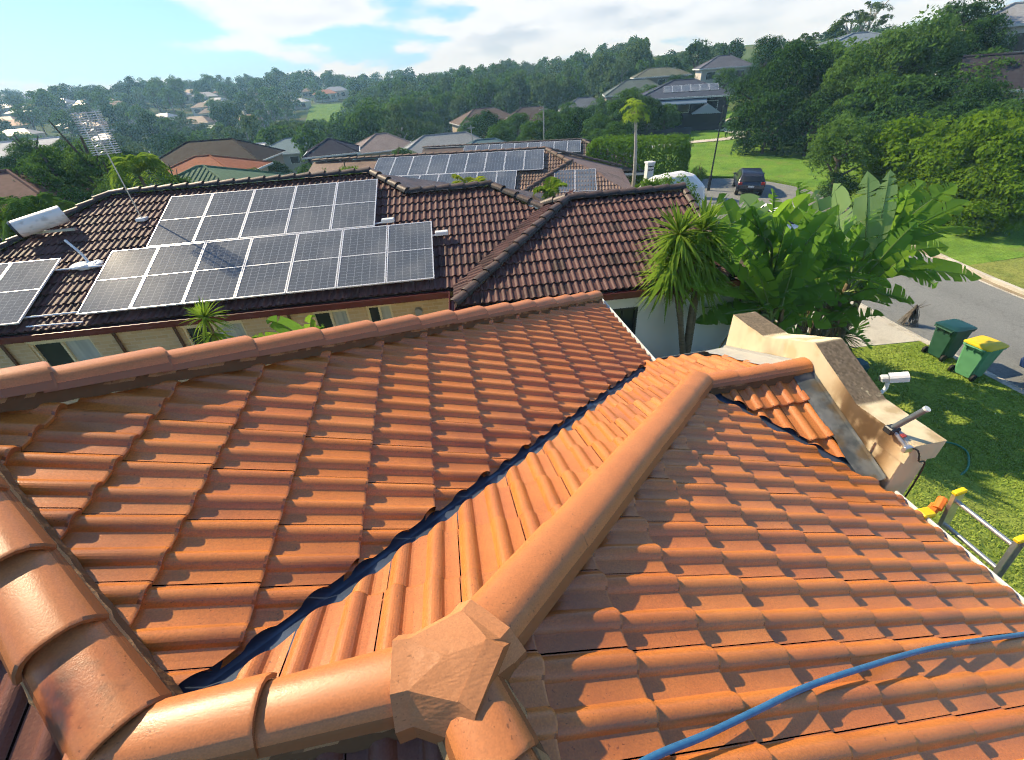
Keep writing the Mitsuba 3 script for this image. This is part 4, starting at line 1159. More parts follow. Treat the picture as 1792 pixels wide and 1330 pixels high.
# ------------------------------------------------------------------ vehicles
GLASSD = mat('m_car_glass', (0.012, 0.014, 0.018), rough=0.05, spec=0.7)
RIM = mat('m_rim', (0.45, 0.46, 0.47), rough=0.3, metallic=0.7)
LAMPR = mat('m_tail_lamp', (0.35, 0.01, 0.01), rough=0.2, spec=0.6)
LAMPW = mat('m_head_lamp', (0.65, 0.67, 0.70), rough=0.15, spec=0.6)
PLATE = mat('m_plate', (0.70, 0.70, 0.66), rough=0.4)
SUVP = [(-2.20, 0.45), (-2.25, 0.72), (-2.22, 0.96), (-1.80, 1.46), (-1.50, 1.57), (-0.8, 1.62), (0.05, 1.58), (0.50, 1.45), (1.15, 1.06), (1.9, 0.95), (2.18, 0.80), (2.26, 0.55), (2.22, 0.35), (-2.15, 0.35)]
VANP = [(-2.5, 0.42), (-2.52, 1.0), (-2.48, 1.7), (-2.38, 1.98), (-2.2, 2.06), (0.9, 2.05), (1.25, 1.93), (1.75, 1.20), (2.35, 1.02), (2.5, 0.7), (2.48, 0.38), (-2.45, 0.38)]


def car(loc, rz, paint, label, cat='car', prof=SUVP, W=1.84, belt=1.0, roofz=1.6, group=None, s_=1.0):
    k = thing('parked_' + cat.replace(' ', '_'), label, cat, group)
    c, sn = math.cos(rz), math.sin(rz)
    M = np.array([[c, sn, 0], [-sn, c, 0], [0, 0, 1]]) * s_
    P_ = np.array(prof)
    L = 4

    def halfw(z):
        return W / 2 * (1 - 0.27 * np.clip((z - belt) / (roofz - belt), 0, 1.2) - 0.06 * np.clip((0.6 - z) / 0.3, 0, 1))

    def pp(name, m, b, par=k, smooth=False):
        m = m.copy()
        m.vertices = np.asarray(m.vertices) @ M + loc
        return put(name, m, b, par, smooth)
    # body: the side outline lofted across with tumblehome and rounded shoulders
    cols = [(-1.0, 0.93), (-0.97, 1.0 - 0.02), (-0.88, 1.0), (0.88, 1.0), (0.97, 0.98), (1.0, 0.93)]
    ce = P_.mean(0)
    v = []
    for y, s in cols:
        q = ce + (P_ - ce) * [1 - (1 - s) * 0.4, s]
        v.append(np.column_stack([q[:, 0], y * halfw(P_[:, 1]), q[:, 1]]))
    n = len(P_)
    v = np.vstack(v)
    i, j = np.meshgrid(np.arange(len(cols) - 1), np.arange(n), indexing='ij')
    q = np.stack([i * n + j, (i + 1) * n + j, (i + 1) * n + (j + 1) % n, i * n + (j + 1) % n], -1).reshape(-1, 4)
    tv, tf = trimesh.creation.triangulate_polygon(Polygon(P_), engine='earcut')
    tf = tf % n
    f = np.vstack([q[:, [0, 1, 2]], q[:, [0, 2, 3]], tf, tf[:, ::-1] + (len(cols) - 1) * n])
    pp('body', trimesh.Trimesh(v, f, process=False), paint, smooth=38)
    # side windows
    xs = [x for x, z in prof if z > belt + 0.3]
    xa, xb = min(xs), max(xs)
    zt_ = max(z for x, z in prof) - 0.14
    for s in (-1, 1):
        for a0, a1 in ((xa + 0.22, (xa + xb) / 2 - 0.25), ((xa + xb) / 2 - 0.18, (xa + xb) / 2 + 0.62), ((xa + xb) / 2 + 0.69, xb + 0.20)):
            z0 = belt + 0.04
            top = zt_ if a1 < xb else zt_ - 0.18
            g = [(a0 - 0.04, s * (halfw(z0) + 0.006), z0), (a1 + 0.12, s * (halfw(z0) + 0.006), z0), (a1 - 0.06, s * (halfw(top) + 0.008), top), (a0 + 0.06, s * (halfw(top) + 0.008), top)]
            g2 = [(x, y - s * 0.03, z) for x, y, z in g]
            pp('side_window', hullmesh(g + g2), GLASSD)
    # rear and front glass follow the outline

    def slab(p, q_, inset, th=0.02):
        (x0, z0), (x1, z1) = p, q_
        d = nrm(np.array([x1 - x0, z1 - z0]))
        nn = np.array([-d[1], d[0]])
        if (np.array([(x0 + x1) / 2, (z0 + z1) / 2]) - ce) @ nn < 0:
            nn = -nn
        o = []
        for x, z in ((x0, z0), (x1, z1)):
            for e in (0.010, -th):
                for s in (-1, 1):
                    o.append((x + nn[0] * e, s * (halfw(z) - inset), z + nn[1] * e))
        return hullmesh(o)
    iz = [i for i in range(n) if prof[i][1] > belt - 0.06]
    pp('rear_window', slab(np.array(prof[2]) * [1, 1] + [0.03, 0.08], np.array(prof[3]) + [-0.0, -0.03], 0.12), GLASSD)
    wsi = [i for i in range(n - 1) if prof[i][1] > belt + 0.3 and prof[i + 1][1] < belt + 0.25][0]
    pp('windscreen', slab(np.array(prof[wsi]) + [0.03, -0.03], np.array(prof[wsi + 1]) + [-0.08, 0.05], 0.12), GLASSD)
    xr, xf = min(P_[:, 0]), max(P_[:, 0])
    for s in (-1, 1):
        pp('tail_lamp', MB().box((xr + 0.05, s * (W / 2 - 0.17), belt - 0.08), (0.12, 0.26, 0.20), bevel=0.03).out(), LAMPR)
        pp('headlight', MB().box((xf - 0.12, s * (W / 2 - 0.22), belt - 0.25), (0.22, 0.32, 0.14), bevel=0.03).out(), LAMPW)
        pp('mirror', MB().box((0.75, s * (W / 2 + 0.09), belt + 0.08), (0.12, 0.20, 0.13), bevel=0.03).out(), paint)
    pp('number_plate', MB().box((xr - 0.006, 0, 0.72), (0.02, 0.40, 0.12)).out(), PLATE)
    pp('bumper', MB().box((xr + 0.06, 0, 0.46), (0.20, W - 0.1, 0.18), bevel=0.04).out(), RUB)
    for x in (xr + 0.82, xf - 0.86):
        for s in (-1, 1):
            y = s * (W / 2 - 0.10)
            wk = pp('wheel', MB().tube([(x, y - 0.11, 0.34), (x, y + 0.11, 0.34)], 0.34, 22).out(), RUB, smooth=40)
            pp('rim', MB().tube([(x, y - 0.118, 0.34), (x, y + 0.118, 0.34)], 0.21, 14).out(), RIM, wk, smooth=40)
    return k


paint = lambda n, c: mat(n, c, rough=0.28, spec=0.6, clearcoat=1.0, clearcoat_gloss=0.95)
car((20.35, 27.3, -0.12), math.radians(60), paint('m_navy', (0.014, 0.017, 0.035)), 'dark navy SUV parked by the park lawn, seen from behind', s_=0.84)
car((14.72, 4.55, -0.12), math.radians(90), paint('m_blue', (0.015, 0.04, 0.14)), 'blue car cut by the right picture edge, beside the bins')
car((16.2, 19.3, -0.12), math.radians(70), paint('m_white_car', (0.70, 0.71, 0.72)), 'white car on the street, mostly hidden behind the big banana-like leaves', s_=0.84)
k = thing('covered_trailer', 'white covered trailer showing just above the end of the dark ridge', 'trailer')
tc = np.array([12.35, 22.6, 0.0])
cv = hullmesh(np.array(ring(3.4, 1.9, 0.75, 0, 0.2) + ring(3.2, 1.8, 1.7, 0, 0.3) + ring(2.2, 1.0, 2.25, 0.1, 0.3) + ring(1.0, 0.4, 2.38, 0.2, 0.1)))
cv = trimesh.Trimesh(*trimesh.remesh.subdivide_to_size(cv.vertices, cv.faces, 0.25), process=True)
cv.vertices += (mfbm(cv.vertices * 2.2, 3, 6) - 0.5)[:, None] * 0.10
put('cover', trimesh.Trimesh(cv.vertices + tc, cv.faces, process=False), mat('m_white_cover', (0.74, 0.74, 0.72), rough=0.6), k, smooth=60)
put('chassis', MB().box(tc + [0, 0, 0.62], (3.3, 1.6, 0.14)).out(), DARKMETAL, k)
for s in (-1, 1):
    put('wheel', MB().tube([tc + [0, s * 0.95 - 0.1, 0.3], tc + [0, s * 0.95 + 0.1, 0.3]], 0.3, 16).out(), RUB, k, smooth=40)

# pole by the road end
k = thing('lamp_post', 'slim dark lamp post standing at the road end near the SUV', 'lamp post')
pb = np.array([18.25, 28.3, -0.12])
put('pole', MB().tube([pb, pb + [0, 0, 4.75]], [0.055, 0.035], 10).out(), DARKMETAL, k, smooth=True)
put('base', MB().tube([pb, pb + [0, 0, 0.9], pb + [0, 0, 0.95]], [0.10, 0.10, 0.06], 10).out(), DARKMETAL, k, smooth=40)
put('cap', MB().tube([pb + [0, 0, 4.75], pb + [0, 0, 4.85]], [0.06, 0.03], 10).out(), DARKMETAL, k, smooth=40)
# ------------------------------------------------------------------ plants near the house


def leafmat(name, a, b, trans=0.7, rough=0.45, freq=3.0, tip=None):
    def fn(p, n, uv):
        return mix(C(*a), C(*b), fbm(p.x * freq, p.y * freq, p.z * freq, 3))
    scene[name] = dict(type='principledthin', base_color=proc(fn), roughness=rough, diff_trans=trans, spec_trans=0.0, eta=1.4)
    return name


BIGLEAF = leafmat('m_big_leaf', (0.13, 0.29, 0.034), (0.21, 0.39, 0.056), 1.3, 0.30, 1.4)
BIGLEAF2 = leafmat('m_big_leaf_young', (0.20, 0.38, 0.035), (0.28, 0.46, 0.05), 1.2, 0.35, 1.4)
BIGLEAF3 = leafmat('m_big_leaf_waxy_lit', (0.24, 0.40, 0.13), (0.36, 0.50, 0.20), 1.0, 0.35, 1.4)  # waxy blades; sunlight on the upright ones put into the paler green
YUCCA = leafmat('m_yucca', (0.15, 0.28, 0.03), (0.28, 0.40, 0.05), 0.9, 0.4, 2.0)
YUCCA2 = leafmat('m_dark_spiky', (0.05, 0.115, 0.025), (0.085, 0.17, 0.04), 0.5, 0.4, 2.0)
GOLD = leafmat('m_golden_frond', (0.26, 0.36, 0.04), (0.42, 0.46, 0.05), 0.8, 0.45, 2.0)
DRYLEAF = mat('m_dry_leaf', (0.20, 0.13, 0.06), rough=0.8)
STEM = mat('m_stem', lambda p, n, uv: mix(C(0.10, 0.075, 0.045), C(0.22, 0.17, 0.10), noise(p.x * 8, p.y * 8, p.z * 28)), rough=0.85)
PETI = mat('m_petiole', lambda p, n, uv: mix(C(0.13, 0.19, 0.05), C(0.22, 0.27, 0.09), noise(p.x * 6, p.y * 6, p.z * 6)), rough=0.5)


def paddle(crown, s, e, w, rng, face=None, torn=0.5):
    """a banana-like leaf: petiole from the crown to s, blade from s to the tip e"""
    crown, s, e = (np.array(q, float) for q in (crown, s, e))
    n = 22
    mid = catmull([s, s + (e - s) * 0.33 + [0, 0, 0.06], s + (e - s) * 0.68 + [0, 0, 0.07], e], 8)
    mid = mid[np.linspace(0, len(mid) - 1, n).astype(int)]
    tn = nrm(np.gradient(mid, axis=0))
    if face is None:
        face = np.array([rng.normal(0, 0.5), -0.45 + rng.normal(0, 0.35), 0.75])
    nn = nrm(np.asarray(face, float) - tn * (tn @ np.asarray(face, float))[:, None])
    sd = np.cross(tn, nn)
    u = np.linspace(0, 1, n)
    hw = w * np.sin(np.pi * np.clip(u, 0, 1) ** 0.72) ** 0.55
    hw[0], hw[-1] = w * 0.12, w * 0.03
    b = MB()
    fold = 0.30 + rng.uniform(-0.1, 0.25)
    for sg in (-1, 1):
        cuts = {0, n - 1}
        k = 3
        while k < n - 2:
            if rng.random() < torn * 0.55:
                cuts.add(k)
            k += 1
        cuts = sorted(cuts)
        for a, c in zip(cuts[:-1], cuts[1:]):
            dr_, sh = rng.uniform(-0.02, 0.16) * (torn > 0.2), rng.uniform(-0.03, 0.03)
            idx = np.arange(a, c + 1)
            rows = []
            for f_ in (0.0, 0.5, 1.0):
                q = mid[idx] + sg * sd[idx] * (hw[idx] * f_)[:, None] + nn[idx] * (hw[idx] * (fold * f_ - dr_ * f_ * f_ * 2))[:, None] + tn[idx] * (sh * f_ + 0.10 * w * f_)
                if f_ > 0.4 and len(idx) > 1 and a > 0:
                    q[0] += tn[idx[0]] * 0.022 * f_ * 1.4
                    q[-1] -= tn[idx[-1]] * 0.022 * f_ * 1.4
                rows.append(q)
            m = len(idx)
            v = np.vstack(rows)
            i, j = np.meshgrid(np.arange(2), np.arange(m - 1), indexing='ij')
            qd = np.stack([i * m + j, i * m + j + 1, (i + 1) * m + j + 1, (i + 1) * m + j], -1).reshape(-1, 4)
            b.add(v, qd if sg > 0 else qd[:, ::-1])
    blade = b.out()
    pet = catmull([crown, crown + (s - crown) * 0.5 + [0, 0, 0.10], s, mid[6], mid[13], mid[-2]], 4)
    off = -np.mean(nn, 0) * 0.008
    rib = MB().tube(pet + off, np.linspace(0.032, 0.006, len(pet)), 6).out()
    return blade, rib


def strap_leaves(b, centre, n, L, w, rng, elev=(-0.5, 1.45), arch=0.35, flat=None):
    """a rosette of sword-shaped leaves"""
    for k in range(n):
        a = rng.uniform(0, 2 * math.pi)
        el = rng.uniform(*elev)
        d = np.array([math.cos(a) * math.cos(el), math.sin(a) * math.cos(el), math.sin(el)])
        sd = nrm(np.cross(d, [0, 0, 1.0]) + 1e-6)
        l_ = L * rng.uniform(0.7, 1.1)
        pts = [centre + d * l_ * q - np.array([0, 0, arch * l_ * q * q * (1 - 0.4 * math.sin(max(el, 0)))]) for q in (0.04, 0.35, 0.7, 1.0)]
        ws = [w * 0.55, w, w * 0.75, w * 0.04]
        v = []
        for p, ww in zip(pts, ws):
            v += [p - sd * ww, p + sd * ww]
        b.add(v, [[0, 1, 3, 2], [2, 3, 5, 4], [4, 5, 7, 6]])


def frond(b, base, tip, droop, n, ll, lw, rng, lift=0.3):
    """a palm frond with leaflets"""
    base, tip = np.array(base, float), np.array(tip, float)
    mid = np.array([base + (tip - base) * q + np.array([0, 0, lift * math.sin(math.pi * q) - droop * q * q]) for q in np.linspace(0, 1, n)])
    tn = nrm(np.gradient(mid, axis=0))
    sd = nrm(np.cross(tn, [0, 0, 1.0]) + 1e-9)
    for i in range(2, n):
        l_ = ll * math.sin(math.pi * (0.15 + 0.8 * i / n)) * rng.uniform(0.85, 1.1)
        for s in (-1, 1):
            d = nrm(s * sd[i] * 0.85 + tn[i] * 0.55 + np.array([0, 0, rng.normal(-0.05, 0.12)]))
            w_ = np.cross(d, [0, 0, 1.0]) * lw
            p = mid[i]
            b.add([p, p + d * l_ * 0.45 + w_ + [0, 0, 0.02], p + d * l_ - [0, 0, 0.22 * l_], p + d * l_ * 0.45 - w_ + [0, 0, 0.02]], [[0, 1, 2, 3]])
    return mid


# giant bird-of-paradise clump
LEAVES = [((9.77, 8.4, 3.0), (9.08, 8.5, 4.91), .24, 3), ((9.96, 8.4, 3.24), (9.75, 8.6, 4.86), .20, 3), ((8.97, 8.3, 3.26), (7.96, 8.1, 4.82), .28, 3), ((10.37, 8.5, 3.54), (12.1, 8.9, 4.29), .25, 1), ((10.11, 8.5, 3.7), (11.29, 9.0, 4.4), .24, 1),
          ((10.54, 8.3, 3.27), (12.36, 8.3, 3.42), .24, 1), ((10.47, 8.2, 2.67), (13.21, 8.1, 2.13), .26, 1), ((10.73, 8.2, 2.61), (11.77, 8.0, 2.14), .20, 1), ((9.61, 8.0, 2.29), (10.93, 7.7, 1.97), .25, 1), ((6.48, 7.7, 2.95), (4.6, 7.4, 4.29), .28, 1),
          ((5.94, 7.5, 3.1), (4.49, 7.2, 3.52), .24, 2), ((6.58, 7.9, 3.92), (5.94, 8.1, 4.8), .22, 3), ((6.54, 7.9, 3.68), (7.59, 8.2, 4.66), .24, 2), ((7.52, 7.8, 3.37), (8.4, 7.7, 3.55), .20, 1), ((7.48, 7.8, 2.84), (8.86, 7.6, 2.97), .22, 1),
          ((5.98, 7.9, 3.87), (5.6, 8.3, 4.82), .2, 1), ((6.92, 8.2, 4.03), (7.02, 8.6, 4.73), .22, 1), ((7.79, 8.4, 3.88), (7.64, 8.7, 4.79), .24, 1), ((8.38, 8.3, 3.59), (8.04, 8.6, 4.58), .22, 3), ((7.27, 7.8, 3.63), (6.26, 7.6, 4.35), .23, 1),
          ((8.28, 8.2, 3.25), (9.16, 8.4, 3.97), .25, 1), ((6.62, 7.7, 3.37), (5.38, 7.7, 4.39), .22, 1), ((8.44, 7.9, 2.94), (9.94, 7.6, 2.51), .22, 1), ((7.79, 7.6, 2.87), (6.54, 7.3, 2.91), .22, 1), ((9.05, 8.1, 2.92), (7.65, 8.0, 4.12), .25, 1),
          ((6.87, 7.9, 3.46), (7.98, 8.0, 3.96), .24, 2), ((9.66, 8.1, 3.04), (10.55, 7.9, 2.8), .18, 1), ((10.16, 8.4, 3.09), (10.95, 8.6, 3.73), .22, 1),
          ((10.17, 8.4, 3.22), (12.42, 8.7, 3.92), 0.24, 1), ((10.06, 8.3, 2.92), (11.95, 8.3, 3.01), 0.24, 1), ((9.78, 8.2, 2.51), (11.91, 8.2, 2.63), 0.22, 1), ((9.63, 8.5, 3.12), (10.72, 8.8, 4.28), 0.26, 1), ((8.51, 8.1, 3.19), (7.39, 8.2, 4.38), 0.26, 1), ((9.26, 8.4, 3.06), (9.94, 8.6, 4.09), 0.26, 1), ((6.31, 7.9, 3.59), (7.11, 8.1, 4.6), 0.26, 2), ((5.95, 7.7, 3.46), (5.09, 7.8, 4.5), 0.24, 1), ((6.52, 7.6, 3.05), (7.76, 7.4, 2.7), 0.24, 1), ((6.22, 8.0, 3.69), (6.47, 8.3, 4.68), 0.26, 1), ((6.78, 7.9, 3.77), (5.87, 8.0, 4.53), 0.26, 1), ((7.99, 7.9, 2.99), (9.14, 7.7, 3.18), 0.24, 1), ((7.13, 7.8, 3.27), (8.01, 7.8, 3.78), 0.26, 1), ((6.13, 7.5, 2.75), (7.42, 7.3, 2.46), 0.22, 1)]
clumps = [(np.array([6.75, 7.75, 0.9]), 'tall clump of broad paddle-leaved plants behind the white van side of the parapet', [l for l in LEAVES if l[0][0] < 8.2]),
          (np.array([9.35, 8.45, 0.05]), 'tall clump of broad torn paddle leaves arching over the driveway and street', [l for l in LEAVES if l[0][0] >= 8.2])]
clumps[0] = (clumps[0][0], 'broad paddle-leaved clump in front of the pale wall beside the spiky palm', clumps[0][2])
lr = np.random.default_rng(77)
for ci, (base, lab, lv) in enumerate(clumps):
    k = thing('paddle_leaf_plant', lab, 'plant')
    heads = []
    for q in range(9 + 5 * ci):
        a = lr.uniform(0, 2 * math.pi)
        p0 = base + np.array([math.cos(a), math.sin(a) * 0.5, 0]) * lr.uniform(0.1, 0.75)
        p1 = p0 + np.array([math.cos(a) * 0.15, math.sin(a) * 0.1, lr.uniform(1.2, 1.9) + 0.5 * ci])
        heads.append(p1)
        put('stalk', MB().tube(catmull([p0, (p0 + p1) / 2 + lr.normal(0, 0.05, 3), p1], 4), np.linspace(0.085, 0.06, 9), 8).out(), STEM, k, smooth=True)
    for s, e, w, kind in lv:
        h = min(heads, key=lambda h: np.linalg.norm(h - np.array(s)))
        up = (np.array(e) - s)[2] / np.linalg.norm(np.array(e) - s) > 0.6
        face = (lr.normal(0.0, 0.3), -0.9, 0.25) if up else None
        bl, rib = paddle(h, s, e, w * 1.22, lr, face, torn=0.75 if kind != 2 else 0.35)
        lk = put('leaf', bl, {1: BIGLEAF, 2: BIGLEAF2, 3: BIGLEAF3}[kind], k, smooth=40)
        put('midrib', rib, PETI, lk, smooth=True)
    for q in range(44):
        h = heads[int(lr.integers(len(heads)))] - [0, 0, 0.0 if q < 32 else lr.uniform(0.4, 1.0)]
        a, el, L = lr.uniform(0, 2 * math.pi), lr.uniform(0.1, 1.3), lr.uniform(1.3, 2.2)
        d = np.array([math.cos(a) * math.cos(el), 0.6 * math.sin(a) * math.cos(el), math.sin(el)])
        s = h + d * lr.uniform(0.25, 0.7)
        e = s + nrm(d + [0, 0, -0.3]) * L * 0.8
        e[1] = min(e[1], 8.9 if e[0] < 9.2 else 8.55)
        e[0] = min(e[0], 10.4)
        if e[1] < 7.2:
            e[1] = 7.2 + lr.uniform(0, 0.3)
        bl, rib = paddle(h, s, e, lr.uniform(0.20, 0.28), lr, None, torn=0.7)
        lk = put('leaf', bl, BIGLEAF if q % 3 else BIGLEAF2, k, smooth=40)
        put('midrib', rib, PETI, lk, smooth=True)
    b = MB()
    for q in range(60 + 90 * ci):
        a = lr.uniform(0, 2 * math.pi)
        c = base + np.array([math.cos(a), 0.6 * math.sin(a), 0]) * lr.uniform(0.1, 0.6) + [0, 0, lr.uniform(0.7, 1.9) + 0.4 * ci]
        e = c + np.array([lr.normal(0, 0.25), lr.normal(0, 0.15), -lr.uniform(0.4, 0.9)])
        sd = nrm(np.array([lr.normal(), lr.normal(), 0])) * lr.uniform(0.015, 0.05)
        b.add([c, (c + e) / 2 + sd, e, (c + e) / 2 - sd], [[0, 1, 2, 3]])
    tag(put('dry_skirt', b.out(), DRYLEAF, k), kind='stuff')


def spiky(name, label, base, heads, L, w, n, leaf, seed, trunk=0.07, elev=(-0.7, 1.4), arch=0.3, cat='palm'):
    r = np.random.default_rng(seed)
    k = thing(name, label, cat)
    base = np.array(base, float)
    for h in heads:
        h = np.array(h, float)
        put('trunk', MB().tube(catmull([base, base + (h - base) * 0.5 + r.normal(0, 0.05, 3), h], 5), np.linspace(trunk, trunk * 0.75, 11), 8).out(), STEM, k, smooth=True)
        b = MB()
        strap_leaves(b, h + [0, 0, 0.02], n, L, w, r, elev, arch)
        strap_leaves(b, h - [0, 0, 0.25], n // 2, L, w, r, (-1.0, 0.2), arch)
        put('crown', b.out(), leaf, k)
        b = MB()
        strap_leaves(b, h - [0, 0, 0.35], n // 4, L * 0.6, w * 0.7, r, (-1.5, -1.0), 0.05)
        put('dead_leaves', b.out(), DRYLEAF, k)
    return k


spiky('spiky_palm', 'spiky yellow-green palm with slim leaning trunk in front of the pale wall', (5.12, 7.55, 1.1), [(4.45, 7.55, 4.35), (4.35, 7.5, 3.85), (5.05, 7.75, 4.30), (5.1, 7.7, 3.7)], 0.78, 0.028, 130, YUCCA, 21)
spiky('low_spiky_plant', 'dark spiky plant low beside the driveway behind the parapet wall', (10.15, 8.55, 0.0), [(10.2, 8.5, 0.75), (9.9, 8.6, 0.5)], 0.75, 0.022, 130, YUCCA2, 22)
spiky('dragon_plant', 'thin spiky plant poking up in front of the brick wall window', (-3.75, 6.9, 0.9), [(-3.78, 6.95, 4.16)], 0.42, 0.016, 75, YUCCA, 23, trunk=0.04)
spiky('flax_plant', 'bright lime strap-leaved tuft beside the far end of the parapet', (5.35, 6.6, 1.1), [(5.25, 6.6, 1.75), (4.75, 6.5, 1.7), (5.7, 6.7, 1.75)], 0.75, 0.016, 80, GOLD, 24, trunk=0.05, arch=0.55, cat='plant')
k = thing('young_banana_plant', 'young banana-like plant with two bright leaves above the terracotta ridge', 'plant')
for s, e, w, m in (((-2.42, 7.05, 3.45), (-2.98, 7.1, 3.95), 0.15, BIGLEAF), ((-2.42, 7.05, 3.45), (-2.25, 7.1, 3.93), 0.10, BIGLEAF2), ((-2.5, 7.05, 3.4), (-3.3, 7.0, 3.72), 0.09, BIGLEAF2), ((-2.42, 7.05, 3.40), (-2.15, 7.2, 3.65), 0.08, BIGLEAF)):
    bl, rib = paddle((-2.45, 7.05, 2.9), s, e, w, lr, (0.1, -0.8, 0.5), torn=0.25)
    lk = put('leaf', bl, m, k, smooth=40)
    put('midrib', rib, PETI, lk, smooth=True)
put('stalk', MB().tube([(-2.5, 7.05, 0.9), (-2.45, 7.05, 2.95)], [0.07, 0.04], 8).out(), STEM, k, smooth=True)


def palm(name, label, base, top, n, L, ll, lw, leaf, seed, trunk=0.10, droop=0.7, lift=0.45, cat='palm', nl=22):
    r = np.random.default_rng(seed)
    k = thing(name, label, cat)
    base, top = np.array(base, float), np.array(top, float)
    put('trunk', MB().tube(catmull([base, (base + top) / 2 + [0.05, 0, 0], top], 5), np.linspace(trunk, trunk * 0.7, 11), 8).out(), STEM, k, smooth=True)
    for q in range(n):
        a = q * 2.39996 + r.uniform(-0.3, 0.3)
        el = r.uniform(-0.15, 1.2)
        d = np.array([math.cos(a) * math.cos(el), math.sin(a) * math.cos(el), math.sin(el)])
        b = MB()
        m = frond(b, top, top + d * L * r.uniform(0.8, 1.1), droop * L * r.uniform(0.3, 0.8), nl, ll, lw, r, lift * math.cos(el))
        b.tube(m[::4], np.linspace(0.018, 0.004, len(m[::4])), 4)
        put('frond', b.out(), leaf, k)
    return k


palm('golden_palm', 'golden green palm rising behind the lower dark ridge, before the far panel rows', (1.55, 17.0, -0.8), (1.5, 17.0, 3.45), 11, 1.25, 0.5, 0.025, GOLD, 31, 0.07, 0.5, 0.25)
palm('garden_palm', 'bushy bright green palm left of the antenna shadow behind the dark ridge', (-13.1, 24.7, -2.0), (-13.1, 24.7, 4.2), 18, 1.7, 0.6, 0.035, YUCCA, 32, 0.10, 0.9, 0.5)
palm('small_palm', 'small yellow-green palm showing above the hip of the dark roof wing', (3.3, 12.6, 0.0), (3.25, 12.6, 4.2), 9, 0.55, 0.26, 0.018, YUCCA, 33, 0.04, 0.5, 0.1)
palm('left_edge_palm', 'arching green palm fronds at the left picture edge behind the white tank', (-13.6, 18.6, -1.2), (-13.6, 18.6, 4.0), 13, 1.6, 0.5, 0.03, leafmat('m_palm_dark', (0.07, 0.16, 0.03), (0.13, 0.24, 0.05), 0.6), 34, 0.09, 0.9, 0.4)
# papaya: slim pale trunk, tuft of lobed leaves
k = thing('papaya_tree', 'tall slim papaya tree with bright green tuft standing before the hedge', 'tree')
pb, pt = np.array([13.55, 29.8, -1.0]), np.array([13.15, 29.5, 4.55])
put('trunk', MB().tube(catmull([pb, (pb + pt) / 2 + [0.12, 0, 0], pt], 6), np.linspace(0.15, 0.085, 13), 8).out(), mat('m_pale_bark', lambda p, n, uv: mix(C(0.40, 0.36, 0.29), C(0.55, 0.50, 0.42), noise(p.x * 5, p.y * 5, p.z * 12)), rough=0.8), k, smooth=True)
r = np.random.default_rng(35)
b, pe = MB(), MB()
for q in range(34):
    a, el = r.uniform(0, 6.283), r.uniform(-0.5, 1.2)
    d = np.array([math.cos(a) * math.cos(el), math.sin(a) * math.cos(el), math.sin(el)])
    c = pt + d * r.uniform(0.5, 1.05) + [0, 0, 0.1]
    pe.tube([pt, c], [0.02, 0.012], 4)
    nn = nrm(d + [0, 0, 0.8])
    x = nrm(np.cross(nn, [0.3, 0.2, 1.0]))
    y = np.cross(nn, x)
    for j in range(7):
        an = -2.3 + j * 0.77
        dd = x * math.cos(an) + y * math.sin(an) - nn * 0.25
        sd_ = (-x * math.sin(an) + y * math.cos(an)) * 0.06
        l_ = 0.38 * r.uniform(0.8, 1.15)
        b.add([c, c + dd * l_ * 0.5 + sd_, c + dd * l_, c + dd * l_ * 0.5 - sd_], [[0, 1, 2, 3]])
put('crown', b.out(), leafmat('m_papaya', (0.20, 0.33, 0.03), (0.34, 0.46, 0.05), 0.8), k)
put('petioles', pe.out(), PETI, k)
# ------------------------------------------------------------------ trees, hedge, far houses, forest


def leafy(name, a, b, freq=0.8, trans=0.55):
    fn = lambda p, n, uv: mix(C(*a), C(*b), 0.55 * fbm(p.x * freq, p.y * freq, p.z * freq, 3) + 0.45 * noise(p.x * freq * 6, p.y * freq * 6, p.z * freq * 6))
    scene[name] = dict(type='principledthin', base_color=proc(fn), roughness=0.55, diff_trans=trans, spec_trans=0.0, eta=1.35)
    return name


L_DARK = leafy('m_leaf_dark', (0.026, 0.072, 0.022), (0.060, 0.130, 0.034), 0.8, 0.4)
L_MID = leafy('m_leaf_mid', (0.055, 0.138, 0.028), (0.115, 0.215, 0.044), 0.8, 0.8)
L_PALE = leafy('m_leaf_pale', (0.085, 0.178, 0.038), (0.15, 0.26, 0.058), 0.8, 0.9)
L_BRIGHT = leafy('m_leaf_bright', (0.115, 0.235, 0.018), (0.20, 0.32, 0.032), 0.8, 1.0)
L_GUM = leafy('m_leaf_gum', (0.070, 0.130, 0.045), (0.125, 0.19, 0.07), 0.3)
BARK = mat('m_bark', lambda p, n, uv: mix(C(0.07, 0.055, 0.04), C(0.17, 0.14, 0.11), noise(p.x * 6, p.y * 6, p.z * 2)), rough=0.9)
PALEBARK = mat('m_gum_bark', lambda p, n, uv: mix(C(0.30, 0.28, 0.24), C(0.48, 0.45, 0.40), noise(p.x * 3, p.y * 3, p.z * 2)), rough=0.85)


